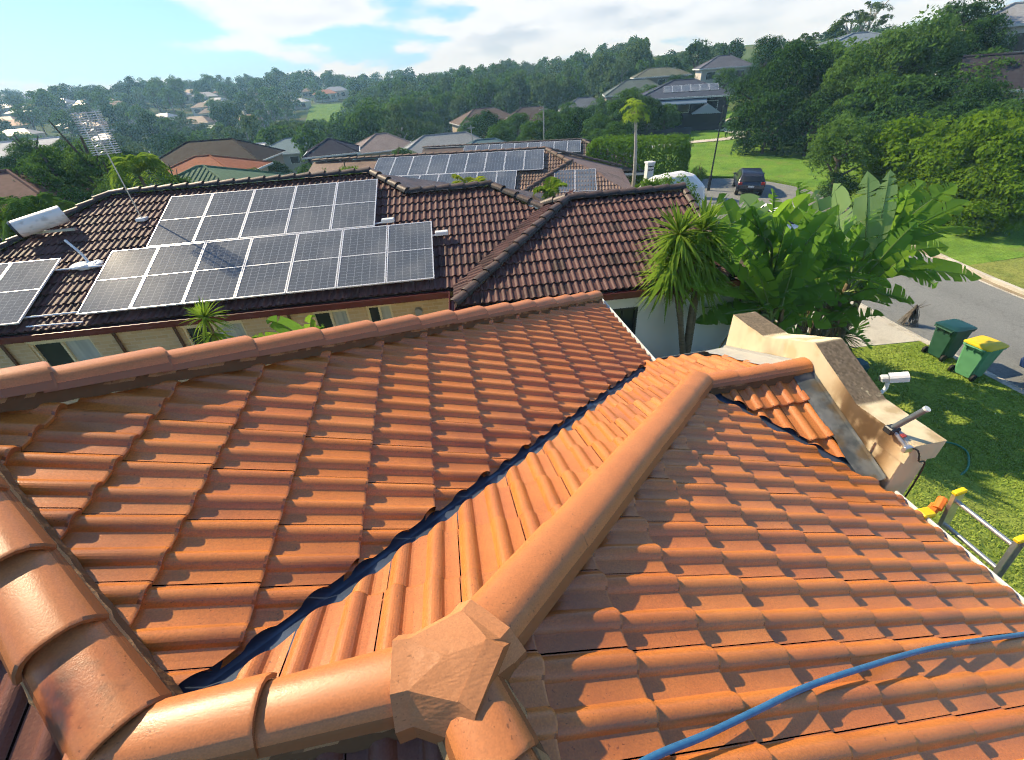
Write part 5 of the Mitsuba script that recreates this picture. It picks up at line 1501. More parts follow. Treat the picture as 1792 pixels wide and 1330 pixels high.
def crown_mesh(seed, n, shape, lumps, lump_r, leaf, gap=0.0, flat=0.75, core=0.35):
    """a crown in the unit sphere made of many small leaf sprays gathered in lumps; shape: (rx, ry, rz)"""
    r = np.random.default_rng(seed)
    c = r.normal(0, 1, (lumps, 3))
    c = nrm(c) * (r.uniform(core, 1.0, (lumps, 1)) ** 0.6)
    c[:, 2] = np.abs(c[:, 2]) * r.choice([1, 1, 1, -0.7], lumps)
    c = c * (1 - lump_r * 0.7)
    which = r.integers(0, lumps, n)
    lr_ = lump_r * r.uniform(0.6, 1.25, lumps)[which]
    d = nrm(r.normal(0, 1, (n, 3)))
    d[:, 2] = np.where(r.random(n) < 0.55, np.abs(d[:, 2]), d[:, 2])
    p = c[which] + d * lr_[:, None] * (r.uniform(0.35, 1.0, (n, 1)) ** 0.45) * [1, 1, flat]
    if gap:
        keep = mnoise(p * 3.1 + seed, seed) > gap
        p, d = p[keep], d[keep]
        n = len(p)
    nn = nrm(d * 0.9 + r.normal(0, 0.55, (n, 3)) + [0, 0, 0.35])
    x = nrm(np.cross(nn, r.normal(0, 1, (n, 3))))
    y = np.cross(nn, x)
    s = leaf * r.uniform(0.55, 1.35, (n, 1))
    a = p + x * s
    b = p + y * s * 0.55 + nn * s * 0.12
    cc = p - x * s
    e = p - y * s * 0.55 + nn * s * 0.12
    v = np.stack([a, b, cc, e], 1).reshape(-1, 3) * np.asarray(shape)
    k = np.arange(n)[:, None] * 4
    f = np.vstack([k + [0, 1, 2], k + [0, 2, 3]])
    return trimesh.Trimesh(v, f, process=False)


def trunk_mesh(seed, spread=0.45, limbs=5):
    """trunk and limbs for a crown of unit radius centred at z = 0; the trunk foot is at z = -1.9"""
    r = np.random.default_rng(seed)
    b = MB()
    b.tube(catmull([(0, 0, -2.2), (r.normal(0, 0.04), r.normal(0, 0.04), -1.2), (r.normal(0, 0.08), r.normal(0, 0.08), -0.2), (r.normal(0, 0.1), r.normal(0, 0.1), 0.45)], 4), np.linspace(0.10, 0.03, 13), 7)
    for q in range(limbs):
        a = q * 2.4 + r.uniform(0, 0.6)
        z0 = r.uniform(-0.9, 0.0)
        e = np.array([math.cos(a), math.sin(a), 0]) * spread * r.uniform(0.8, 1.5) + [0, 0, z0 + r.uniform(0.4, 0.8)]
        b.tube(catmull([(0, 0, z0), e * 0.45 + [0, 0, z0 * 0.5], e], 3), np.linspace(0.05, 0.012, 7), 5)
    return b.out()


CR = {}
for nm_, n, lumps, lr_, leaf, gap, flat, core, m in (('round', 9000, 60, 0.30, 0.036, 0.0, 0.8, 0.45, L_DARK), ('broad', 9500, 70, 0.27, 0.038, 0.22, 0.75, 0.3, L_MID), ('feather', 9500, 80, 0.25, 0.034, 0.30, 0.8, 0.25, L_PALE),
                                                    ('bush', 9000, 75, 0.24, 0.040, 0.1, 0.75, 0.5, L_BRIGHT), ('gum', 3200, 26, 0.24, 0.045, 0.35, 0.55, 0.5, L_GUM), ('far', 1500, 26, 0.33, 0.075, 0.1, 0.8, 0.4, L_MID), ('fardark', 1500, 22, 0.35, 0.075, 0.0, 0.85, 0.4, L_DARK), ('farpale', 1500, 26, 0.33, 0.07, 0.2, 0.8, 0.3, L_GUM)):
    CR[nm_] = [ply(crown_mesh(900 + i * 17 + len(nm_), n, (1, 1, 1), lumps, lr_, leaf, gap, flat, core), m) for i in range(3 if n > 4000 else 4)]
TR = [ply(trunk_mesh(40 + i), BARK, smooth=True) for i in range(3)]
TRG = [ply(trunk_mesh(60 + i, 0.6, 7), PALEBARK, smooth=True) for i in range(3)]
tr_rng = np.random.default_rng(123)


def tree(x, y, ztop, r, kind, label, group=None, name='tree', sz=1.0, sink=0.0):
    """crown of radius r topping out at ztop, trunk down to the ground"""
    k = thing(name, label, 'tree' if name != 'bush' else 'bush', group)
    g = float(terrain(x, y)) - 0.2
    rz = r * sz
    zc = max(ztop - rz, g + 0.55 * rz)
    if name == 'bush' and ztop - g < 8:
        rz = (ztop - g) * 0.56
        zc = ztop - rz
    a = float(tr_rng.uniform(0, 360))
    i = int(tr_rng.integers(len(CR[kind])))
    tl = (zc - g) / 1.9 if kind in ('gum',) else max((zc - g) / 1.9, 0.3)
    again('trunk', (TRG if kind in ('gum', 'farpale') else TR)[i % 3], k, T().translate([x, y, g + 1.9 * tl]).rotate([0, 0, 1], a).scale([min(r, tl * 1.3), min(r, tl * 1.3), tl]))
    again('crown', CR[kind][i], k, T().translate([x, y, zc]).rotate([0, 0, 1], a).scale([r, r, rz]))
    return k


# the dark wood edge across the park, each crown its own tree
PARKT = [(30.3, 42.3, 6.5, 2.8, 'round', 'dark round-crowned tree at the left end of the park wood edge'), (30.9, 39.3, 8.3, 3.0, 'round', 'tall dark rounded tree in the middle of the park wood edge'), (33.9, 39.4, 7.8, 2.2, 'broad', 'dark tree beside the roof seen through the park trees'),
         (29.2, 38.1, 5.4, 3.6, 'round', 'very dark low spreading tree casting shade on the park lawn'), (31.0, 35.3, 4.9, 2.8, 'round', 'dark tree low at the right of the park lawn shade'), (34.5, 37.6, 6.4, 2.0, 'broad', 'dark narrow tree below the roof between the big park crowns'),
         (38.0, 50.0, 4.6, 2.4, 'broad', 'smaller tree right of the bend of the park path'), (30.0, 56.5, 2.6, 1.3, 'broad', 'tree beside the dark two-storey house above the path'),
         (33.5, 33.0, 9.4, 4.0, 'feather', 'huge pale green feathery tree, highest in the right of the photo'), (32.1, 32.9, 7.6, 2.7, 'feather', 'pale feathery tree on the left side of the huge pale crown'), (35.5, 32.3, 8.8, 3.0, 'feather', 'pale green tree on the right side of the huge pale crown'),
         (31.3, 29.5, 6.0, 3.2, 'broad', 'mid green tree below the huge pale crown'), (32.8, 27.8, 5.8, 3.0, 'round', 'dark tree below the white gable on the right slope'), (31.6, 32.0, 4.9, 2.3, 'round', 'dark tree behind the small pale tree by the park'),
         (32.5, 25.0, 5.5, 2.1, 'round', 'dark tree at the foot of the white gable house'), (30.5, 27.4, 4.7, 2.8, 'round', 'dark low tree behind the bright bushes'), (30.5, 24.2, 4.6, 2.5, 'round', 'dark low tree behind the rightmost bright bushes'),
         (39.5, 33.9, 9.8, 2.6, 'round', 'blue-dark conical tree at the top right'), (38.9, 31.5, 8.6, 2.1, 'round', 'dark tree in front of the white house at top right'), (32.4, 23.0, 4.4, 1.5, 'round', 'dark shrub-like tree at the right picture edge under the white gable'), (29.3, 21.0, 4.6, 1.8, 'broad', 'tree directly behind the rightmost bright bush'),
         (52.1, 58.0, 11.1, 2.5, 'gum', 'thin see-through gum tree on the skyline left of the huge pale crown'), (53.3, 56.9, 11.9, 2.2, 'gum', 'second thin gum tree on the skyline beside the huge pale crown'), (44.9, 56.3, 9.4, 2.2, 'gum', 'pale gum tree on the skyline above the dark park trees'), (46.0, 59.3, 8.4, 2.0, 'gum', 'pale gum tree just left above the dark park trees'),
         (55.3, 97.4, 11.2, 3.4, 'fardark', 'dark round tree, left one of the skyline pair on the ridge'), (60.2, 94.5, 10.3, 2.8, 'fardark', 'dark round tree, right one of the skyline pair on the ridge'), (46.7, 64.9, 9.5, 2.4, 'round', 'dark flat-topped tree on the skyline beside the park wood'), (52.7, 102.2, 8.4, 3.1, 'fardark', 'dark tree left below the round skyline pair'), (53.0, 107.7, 8.2, 3.2, 'fardark', 'dark ridge tree at the left foot of the skyline pair'),
         (34.5, 45.5, 6.8, 3.0, 'round', 'dark tree at the back of the park wood, left half'), (37.0, 42.0, 8.0, 3.0, 'broad', 'tall tree at the back of the park wood, right half'), (38.0, 36.5, 7.5, 3.0, 'round', 'dark tree at the back below the skyline gums'), (36.5, 28.5, 6.8, 3.0, 'broad', 'tree at the back behind the white gable house'),
         (21.7, 22.1, 4.5, 2.0, 'feather', 'small pale grey-green tree leaning over the park lawn by the bright bushes'), (21.2, 21.2, 1.9, 1.0, 'round', 'dark bush under the small pale tree at the lawn edge')]
for x, y, z, r, kd, lab in PARKT:
    tree(x, y, z, r, kd, lab, sz=1.0)
BUSH = [(23.8, 19.9, 4.5, 2.7, 'large bright leafy bush, topmost of the rounded bushes on the right'), (23.6, 17.1, 4.7, 2.2, 'bright leafy bush at the right picture edge below the dark trees'), (23.6, 15.2, 3.8, 1.8, 'bright leafy bush cut by the right picture edge'), (24.4, 21.6, 3.3, 1.6, 'bright bush at the left end of the rounded bushes'),
        (23.0, 17.0, 3.0, 2.0, 'front bright bush low above the verge'), (23.2, 18.6, 2.6, 1.8, 'bright bush low in the middle of the rounded bushes'), (24.2, 21.0, 2.2, 1.4, 'low bush beside the small pale tree'), (22.9, 15.4, 2.2, 1.6, 'low bright bush near the verge at the right picture edge'), (25.6, 18.6, 4.6, 2.2, 'bright bush standing behind the front row of rounded bushes')]
for x, y, z, r, lab in BUSH:
    tree(x + 0.5, y + 0.4, z, r * 1.05, 'bush', lab, 'rounded bushes by the verge', 'bush', 0.95)
MID = [(10.1, 77.3, 3.2, 3.2), (14.8, 76.6, 2.6, 2.8), (15.5, 60.0, 3.1, 2.9), (18.2, 57.2, 2.9, 2.8), (19.6, 53.5, 3.1, 2.1), (25.0, 58.9, 5.0, 2.6), (26.4, 56.1, 4.3, 2.5), (28.2, 55.2, 3.4, 1.9), (13.0, 58.6, 2.5, 2.1), (14.4, 50.0, 2.3, 2.2), (16.8, 47.1, 2.3, 1.8), (9.9, 65.3, 2.0, 2.3), (0.8, 80.0, 1.1, 1.9), (8.1, 84.6, 1.9, 2.5), (20.5, 50.0, 2.6, 2.0), (22.6, 55.0, 3.2, 2.2), (11.5, 70.5, 2.2, 2.4), (30.0, 62.0, 4.6, 2.6), (21.0, 64.0, 3.4, 2.6)]
MID += [(34.0, 78.0, 4.2, 2.6), (38.5, 81.0, 4.6, 2.6), (44.5, 80.0, 5.4, 2.4), (29.0, 79.0, 3.2, 2.4), (25.0, 82.0, 3.0, 2.6), (48.0, 91.0, 5.6, 2.6), (41.0, 70.0, 4.4, 2.4), (48.5, 76.0, 6.2, 2.4), (56.0, 78.0, 7.0, 2.6)]
for i, (x, y, z, r) in enumerate(MID):
    wh = 'on the ridge slope among the houses' if x > 24 and y > 68 else 'far back between the roofs' if y > 75 else ('just left of the papaya tuft' if x > 19 else ('right above the far panel row' if x > 15.2 else 'left of the middle'))
    kd_ = 'broad' if i % 3 else 'round'
    tree(x, y, z, r, kd_, f'{"leafy" if kd_ == "broad" else "dense dark"} tree behind the far panel roofs, {wh}', f'belt trees {wh}')
GARDEN = [(-19.4, 29.1, 5.6, 1.9, 'broad', 'leafy tree behind the brown striped roof at far left'), (-17.4, 29.2, 5.8, 1.8, 'feather', 'airy bright tree left of the antenna mast'), (-14.7, 21.5, 4.6, 1.8, 'round', 'dark glossy tree right behind the white tank'), (-14.4, 19.2, 4.5, 1.1, 'bush', 'leafy shrub-tree at the left edge above the tank'), (-12.6, 20.4, 4.0, 1.1, 'broad', 'bushy tree behind the left hip of the dark roof'),
          (-15.1, 25.9, 4.4, 1.0, 'feather', 'pale sparse tree left of the garden palm'), (-12.9, 27.1, 4.0, 0.9, 'broad', 'tree right behind the garden palm'), (-10.7, 23.7, 3.9, 0.9, 'feather', 'pale flowering tree over the dark ridge near its left part'), (-2.5, 54.9, 1.4, 2.0, 'broad', 'tree by the grey long roof behind the first far panel row'), (-3.5, 29.8, 3.5, 1.5, 'feather', 'pale leafy tree at the left end of the far panel row'),
          (-4.1, 25.7, 3.8, 0.9, 'bush', 'bright shrub-tree above the dark ridge end'), (-1.8, 29.9, 3.6, 1.0, 'feather', 'light green tree just left of the far panel row'), (-33.8, 49.5, 5.2, 1.8, 'broad', 'tree in front of the white roof at far left'), (-22.3, 71.6, 0.6, 3.5, 'broad', 'large rounded hedge-like tree beside the parked cars in the valley'), (-15.3, 78.5, 0.3, 2.7, 'round', 'dark tree right of the valley car park'), (-12.6, 84.1, 0.4, 2.5, 'round', 'dark tree at the foot of the green clearing'),
          (-24.5, 33.0, 4.4, 2.0, 'broad', 'tree at the left edge behind the brown striped roof'), (-27.0, 41.0, 4.6, 2.4, 'round', 'dark tree between the left roofs in the valley'), (-20.5, 36.0, 3.4, 1.7, 'broad', 'tree left of the green ribbed roof'), (-31.0, 57.0, 3.6, 3.0, 'round', 'dark tree left of the dark long roof'), (-22.0, 58.0, 1.6, 2.4, 'feather', 'tree behind the orange roof in the valley')]
for x, y, z, r, kd, lab in GARDEN:
    tree(x, y, z, r, kd, lab)
for i, (x, y, z, r) in enumerate([(-7.6, 17.4, 4.85, 0.45), (-6.6, 17.3, 4.55, 0.4), (-5.6, 17.6, 4.6, 0.45), (-4.5, 17.9, 4.6, 0.45), (-3.5, 18.2, 4.7, 0.5), (-2.8, 18.8, 4.8, 0.55), (-8.3, 16.6, 4.7, 0.45), (-9.3, 17.3, 4.9, 0.5), (-10.3, 17.6, 4.9, 0.6)]):
    tree(x, y, z, r * 1.3, 'bush' if i % 2 else 'feather', ('leafy' if i % 2 else 'feathery pale') + ' shrub top over the dark ridge, ' + ('left of the antenna shadow' if x < -7.7 else 'above the upper panel row' if x < -4 else 'by the ridge end'), 'shrub tops behind the dark ridge', 'bush')
for x, y, z, r, kd, lab in [(-24.0, 62.5, 1.0, 1.6, 'broad', 'leafy tree in front of the long dark brown roof'), (-17.8, 61.0, 0.6, 1.7, 'round', 'dark tree right of the long dark brown roof'), (-15.5, 47.0, 1.6, 1.3, 'broad', 'tree right of the terracotta orange roof'), (-25.5, 46.5, 2.9, 1.6, 'feather', 'airy tree left of the terracotta orange roof'),
                            (-11.5, 50.0, 1.2, 1.6, 'broad', 'tree between the green ribbed roof and the navy shed'), (-8.6, 40.0, 1.9, 1.2, 'bush', 'bright tree left of the small teal roof'), (-31.0, 44.0, 4.6, 2.2, 'round', 'dark tree high at the left edge behind the brown striped roof'), (-38.0, 60.0, 4.4, 2.6, 'broad', 'tree right of the white roof at the left edge'), (-12.0, 34.0, 2.3, 1.2, 'feather', 'airy tree before the green ribbed roof')]:
    tree(x, y, z, r, kd, lab)
for x, y, z, r, kd, lab in [(-21.5, 24.5, 4.6, 1.7, 'feather', 'bright airy tree at the left edge above the white tank'), (-25.5, 27.0, 5.0, 2.0, 'bush', 'large bright leafy tree at the left picture edge in the valley'), (-30.0, 35.0, 4.9, 2.4, 'feather', 'pale feathery tree behind the left-edge brown roof'), (-36.0, 47.0, 4.6, 2.8, 'broad', 'leafy tree by the left-edge white roof in the valley'),
                            (-43.0, 52.0, 5.0, 3.0, 'feather', 'pale tree cut by the left picture edge below the hillside'), (-29.0, 70.0, 2.6, 2.6, 'broad', 'leafy tree touching the left end of the long dark brown roof'), (-19.0, 44.5, 2.2, 1.4, 'feather', 'small airy tree between the orange roof and the green ribbed roof'), (-21.5, 43.5, 2.4, 1.2, 'broad', 'leafy tree in front of the terracotta orange roof, left half'), (-24.0, 55.5, 1.9, 1.8, 'broad', 'leafy tree left of the terracotta roof ridge, before the dark roof'), (-16.5, 30.0, 3.6, 1.3, 'broad', 'leafy tree just behind the garden palm, above the ridge')]:
    tree(x, y, z, r, kd, lab)
for x, y, lab in ((6.0, 61.0, 'thin pale pole standing before the long grey roof'), (13.0, 52.5, 'thin pale pole before the dark belt of trees')):
    k = thing('utility_pole', lab, 'pole')
    g = float(terrain(x, y))
    put('post', MB().tube([(x, y, g), (x, y, g + 4.6)], [0.09, 0.06], 8).out(), PALEBARK, k, smooth=True)
    put('crossarm', MB().box((x, y, g + 4.3), (0.9, 0.08, 0.08)).out(), PALEBARK, k)
# sapling by the lamp post and shrubs near the hedge
tree(15.5, 25.3, 2.1, 0.55, 'feather', 'young sapling left of the dark lamp post')
tree(12.2, 22.0, 2.6, 1.5, 'bush', 'bright shrub at the foot of the papaya trunk', None, 'bush')
tree(10.0, 20.5, 2.8, 1.3, 'bush', 'yellow-green shrub behind the ridge of the dark roof wing', None, 'bush')
tree(14.8, 27.5, 1.4, 1.2, 'broad', 'dark shrub between the hedge and the white van', None, 'bush')

# clipped box hedge
hr = np.random.default_rng(71)
n = 26000
ca, cb = np.array([11.4, 33.9]), np.array([17.6, 30.2])
hx = nrm(cb - ca)
hy = np.array([-hx[1], hx[0]])
Lh, Wh, Hh = float(np.linalg.norm(cb - ca)), 3.4, 4.0
u_, v_, w_ = hr.uniform(-1, 1, n), hr.uniform(-1, 1, n), hr.uniform(-1, 1, n)
pn = np.stack([u_, v_, w_], 1)
m_ = np.argmax(np.abs(pn) ** 1.0 * [1.0, 1.0, 1.0], 1)
pn = pn / (np.sum(np.abs(pn) ** 9, 1, keepdims=True) ** (1 / 9))
pn *= (hr.uniform(0.90, 1.0, (n, 1))) * (1 + 0.10 * (mfbm(pn * 3.0, 3, 4) - 0.5)[:, None])
nn = nrm(np.sign(pn) * np.abs(pn) ** 7 + hr.normal(0, 0.35, (n, 3)))
pos = pn * [Lh / 2, Wh / 2, Hh / 2]
up_ = np.stack([pos[:, 0], pos[:, 1]], 1)
ctr = (ca + cb) / 2 + hy * Wh * 0.5
P3 = np.column_stack([ctr + up_[:, :1] * hx + up_[:, 1:] * hy, pos[:, 2] - 1.35 + Hh / 2])
N3 = np.column_stack([nn[:, :1] * hx + nn[:, 1:2] * hy, nn[:, 2]])
x_ = nrm(np.cross(N3, hr.normal(0, 1, (n, 3))))
y_ = np.cross(N3, x_)
s_ = hr.uniform(0.05, 0.12, (n, 1))
top_ = (pn[:, 2:] > 0.8)
P3 = P3 + top_ * N3 * hr.uniform(0, 0.28, (n, 1))
v = np.stack([P3 + x_ * s_, P3 + y_ * s_ * 0.6, P3 - x_ * s_, P3 - y_ * s_ * 0.6], 1).reshape(-1, 3)
kk = np.arange(n)[:, None] * 4
one('hedge', trimesh.Trimesh(v, np.vstack([kk + [0, 1, 2], kk + [0, 2, 3]]), process=False), leafy('m_hedge', (0.065, 0.16, 0.016), (0.15, 0.27, 0.026)), 'big box-clipped hedge with bright top behind the papaya tree', 'hedge')

# ---- houses in the middle distance
FARGLASS = mat('m_far_window', (0.02, 0.025, 0.035), rough=0.1, spec=0.6)  # dark glass of the distant windows
GUTW = mat('m_far_trim', (0.60, 0.60, 0.56), rough=0.5)


def roofmat(name, c, rib=0.0, az=0.0):
    def fn(p, n, uv):
        q = mix(C(*c), C(*[0.7 * k for k in c]), fbm(p.x * 0.8, p.y * 0.8, p.z * 0.8, 4))
        return q * (0.86 + 0.28 * noise(p.x * 7, p.y * 7, p.z * 7))
    return mat(name, fn, rough=0.8, spec=0.15)


def hip_house(label, x, y, zr, L, D, az, rise, roof_c, wall_c, wall_h=2.5, name='house', ribs=0, gable=False, windows=3, group=None):
    """hip or gable house; (x, y) its centre, zr the ridge height, az the ridge direction"""
    k = thing(name, label, 'house', group)
    xf = local(az)
    o = np.array([x, y, 0.0])
    A = lambda p: xf(p) + o
    ze = zr - rise
    h, w = L / 2, D / 2
    rl = h - (0 if gable else w * 0.95)
    rm = f'm_roof_{len(scene)}'
    roofmat(rm, roof_c)
    b = MB()
    ridge = [(-rl, 0, zr), (rl, 0, zr)]
    e = [(-h, -w, ze), (h, -w, ze), (h, w, ze), (-h, w, ze)]
    V_ = [A(p) for p in ridge + e]
    b.add(V_, [[2, 3, 1, 0], [4, 5, 0, 1]])
    b.add(V_, [[3, 4, 1], [5, 2, 0]]) if not gable else None
    if ribs:
        for q in np.linspace(-h, h, ribs):
            z0 = np.clip((h - abs(q)) / max(w * 0.95, 0.01), 0, 1) if not gable else 1
            b.tube([A((q, -w, ze + 0.02)), A((q, -w + w * z0, ze + rise * z0 + 0.02))], 0.035, 4, cap=False)
    rk = put('roof', b.out(), rm, k)
    c = MB().tube([A(np.array(ridge[0]) + [0, 0, 0.02]), A(np.array(ridge[1]) + [0, 0, 0.02])], 0.09, 6)
    if not gable:
        for i, j in ((0, 2), (1, 3), (1, 4), (0, 5)):
            c.tube([V_[i] + [0, 0, 0.02], V_[j] + [0, 0, 0.02]], 0.08, 6)
    put('ridge', c.out(), rm, rk)
    g = MB()
    R = np.array([A((1, 0, 0)) - o, A((0, 1, 0)) - o, (0, 0, 1)])
    for c_, s_ in (((0, -w - 0.04, ze - 0.07), (L + 0.1, 0.10, 0.16)), ((0, w + 0.04, ze - 0.07), (L + 0.1, 0.10, 0.16)), ((h + 0.04, 0, ze - 0.07), (0.10, D, 0.157)), ((-h - 0.04, 0, ze - 0.07), (0.10, D, 0.157))):
        g.box(A(c_), s_, R)
    put('gutter', g.out(), GUTW, k)
    wm_ = f'm_wall_{len(scene)}'
    mat(wm_, wall_c, rough=0.8)
    wb = MB().box(A((0, 0, ze - 0.1 - wall_h / 2 - 0.5)), (L - 0.9, D - 0.9, wall_h + 1.0), R)
    if gable:
        for s_ in (-1, 1):
            wb.add([A((s_ * (h - 0.45), -w + 0.45, ze - 0.1)), A((s_ * (h - 0.45), w - 0.45, ze - 0.1)), A((s_ * (h - 0.45), 0, zr - 0.15))], [[0, 1, 2]])
    put('wall', wb.out(), wm_, k)
    for i in range(windows):
        q = (-0.5 + (i + 0.5) / windows) * (L - 1.6)
        wk = put('window', MB().box(A((q, -w + 0.43, ze - 1.05)), (1.5, 0.10, 1.15), R).out(), GUTW, k)
        put('pane', MB().box(A((q, -w + 0.40, ze - 1.05)), (1.36, 0.08, 1.02), R).out(), FARGLASS, wk)
    return k, xf, o, ze


PF1, PF2 = panel_shapes(1.856, CELLFAR, False), panel_shapes(1.662, CELLFAR, False)


def twin_house(label, az, right, z_right, sl_, eave, shapes, pl, rows, wing, roof_cols, tlabels, group, ridge_len, seed):
    """the brown-tiled houses with panel rows: front slope, hip end on the right, a small front wing"""
    k = thing('brown_tiled_house', label, 'house')
    xf = local(az)
    tn_ = math.tan(sl_)
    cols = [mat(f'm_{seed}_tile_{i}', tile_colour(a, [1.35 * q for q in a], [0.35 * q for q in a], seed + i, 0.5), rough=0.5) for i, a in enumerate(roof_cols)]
    u1, vr, zr = right
    ve = vr - (zr - eave) / tn_
    run = vr - ve
    zf = lambda u, v: eave + tn_ * (v - ve)
    st = []
    rg = np.random.default_rng(seed)
    lay((0, -1), zf, -ve - 0.02, 0.325, 0.0, 0.30, (-int(run / 0.325) - 2, 1, int((u1 - 6) / -0.3) * -1 - 16, int((u1 + run) / 0.3) + 2),
        [[(0, -1, -vr + 0.05), (-1, -1, -(u1 + vr) + 0.05), (0, 1, ve - 0.03)]], PROF_FAR, 0.03, cols, st, rg, rows=2, jit=0.002, xf=xf)
    rk = f'{k}__roof'
    d = MB()
    ul = u1 - ridge_len
    Q3 = lambda u, v, z: xf((u, v, z - 0.05))
    d.add([Q3(ul, ve, eave), Q3(u1 + run, ve, eave), Q3(u1, vr, zr), Q3(ul, vr, zr)], [[0, 1, 2, 3]])
    d.add([Q3(u1, vr, zr), Q3(u1 + run, ve, eave), Q3(u1 + run, vr + run, eave)], [[0, 1, 2]])
    d.add([Q3(u1, vr, zr), Q3(u1 + run, vr + run, eave), Q3(ul, vr + run, eave), Q3(ul, vr, zr)], [[0, 1, 2, 3]])
    put('roof', d.out(), cols[0], k)
    byb = {}
    for w, m, b in st:
        byb.setdefault(b, MB()).mesh(m)
    for b, m in byb.items():
        tag(put('tiles', m.out(), b, rk, smooth=35), kind='stuff')
    cc = mat(f'm_{seed}_cap', tile_colour([1.1 * q for q in roof_cols[0]], [1.5 * q for q in roof_cols[0]], [0.4 * q for q in roof_cols[0]], seed, 0.5), rough=0.6)
    capsl = [((ul, vr, zr), (u1, vr, zr), int(ridge_len / 0.45)), ((u1, vr, zr), (u1 + run, ve, eave), int(run * 1.45 / 0.45)), ((u1, vr, zr), (u1 + run, vr + run, eave), int(run * 1.45 / 0.45))]
    # small front wing: a hip standing a little proud of the front slope
    wu, wv, wz, we = wing
    wl = (wz - eave) / tn_
    d2 = MB()
    proud = 0.16
    P0, P1, P2 = xf((wu, wv, wz + proud)), xf((wu - wl, wv - wl, eave + proud)), xf((wu + we, wv - wl, eave + proud))
    P3_ = xf((wu + we * 0.55, wv - wl * 0.35, eave + (wz - eave) * 0.65 + proud))
    d2.add([P0, P1, P2, P3_], [[0, 1, 2], [0, 2, 3]])
    d2.add([P0, P1, P1 - [0, 0, 0.3], P0 - [0, 0, 0.3]], [[0, 1, 2], [0, 2, 3]])
    put('wing_slope', d2.out(), cols[0], rk)
    st = []
    zf2 = lambda u, v: eave + proud + 0.02 + tn_ * (v - (wv - wl))
    lay((0, -1), zf2, -(wv - wl) - 0.02, 0.325, 0.0, 0.30, (-int(wl / 0.325) - 2, 1, int((wu - wl) / 0.3) - 2, int((wu + we) / 0.3) + 2),
        [[(1, -1, wu - wv + 0.05), (-1, -1, -(u1 + vr) + 0.05), (0, 1, wv - wl - 0.03)]], PROF_FAR, 0.03, cols, st, rg, rows=2, jit=0.002, xf=xf)
    byb = {}
    for w, m, b in st:
        byb.setdefault(b, MB()).mesh(m)
    for b, m in byb.items():
        tag(put('wing_tiles', m.out(), b, rk, smooth=35), kind='stuff')
    capsl.append(((wu, wv, wz + proud), (wu - wl, wv - wl, eave + proud), int(wl * 1.45 / 0.45)))
    for a, b, n_ in capsl:
        caps(rk, xf(a), xf(b), n_, 0.13, 0.11, cc, step=0.03, n=6, rise=0.02)
    w_ = MB()
    Rm = np.array([xf((1, 0, 0)), xf((0, 1, 0)), (0, 0, 1)])
    w_.box(xf(((ul + u1 + run) / 2, vr, eave - 1.5)), (u1 + run - ul - 0.9, 2 * run - 0.9, 2.8), Rm)
    put('wall', w_.out(), BRICK, k)
    put('gutter', MB().box(xf(((ul + u1 + run) / 2, ve - 0.05, eave - 0.06)), (u1 + run - ul, 0.1, 0.14), Rm).out(), GUTW, k)
    for (pu, pv, pz, n_), lab in zip(rows, tlabels):
        for i in range(n_):
            place_panel(shapes, xf, (pu - 1.04 * (i + 1) + 0.018, pv, pz + 0.02), sl_, lab.format({0: 'rightmost', n_ - 1: 'leftmost'}.get(i, ordinal(i) + ' from right') if n_ > 2 else ('right', 'left')[i]), group)
    return k


twin_house('brown tiled house behind the dark roof, with long pale panel rows', -0.285, (-1.05, 26.75, 3.58), 0, 0.375, 1.75, PF1, 1.856,
           [(-1.11, 24.70, 2.88, 9), (-2.47, 22.95, 2.19, 8), (1.54, 22.74, 2.14, 2)], (0.35, 25.3, 3.0, 2.6), [(0.17, 0.105, 0.072), (0.145, 0.09, 0.062), (0.20, 0.13, 0.092)],
           ['{} solar panel in the upper long row on the brown roof behind', '{} solar panel in the lower long row on the brown roof behind', '{} one of the pair of solar panels on the brown roof wing'], 'solar panels on the brown roof behind', 13.5, 41)
twin_house('far brown tiled house, third behind, with a row of nine panels', -0.32, (-0.05, 39.2, 2.5), 0, 0.375, 0.75, PF2, 1.662,
           [(-0.115, 37.35, 1.87, 9), (2.49, 35.5, 1.16, 2)], (1.3, 37.65, 1.9, 2.6), [(0.10, 0.075, 0.062), (0.085, 0.062, 0.052), (0.12, 0.09, 0.075)],
           ['{} solar panel in the most distant panel row', '{} one of the pair of solar panels on the most distant roof wing'], 'solar panels on the most distant brown roof', 13.0, 43)
k = thing('flue', 'white square flue with louvred top in front of the hedge', 'flue')
put('shaft', MB().box((13.75, 28.1, 0.45), (0.42, 0.42, 3.0)).out(), WPL, k)
put('cowl', MB().box((13.75, 28.1, 2.0), (0.52, 0.52, 0.09)).out(), WPL, k)
for z in (1.75, 1.95):
    put('louvre', MB().box((13.75, 27.88, z - 0.15), (0.34, 0.05, 0.06)).out(), DARKMETAL, k)

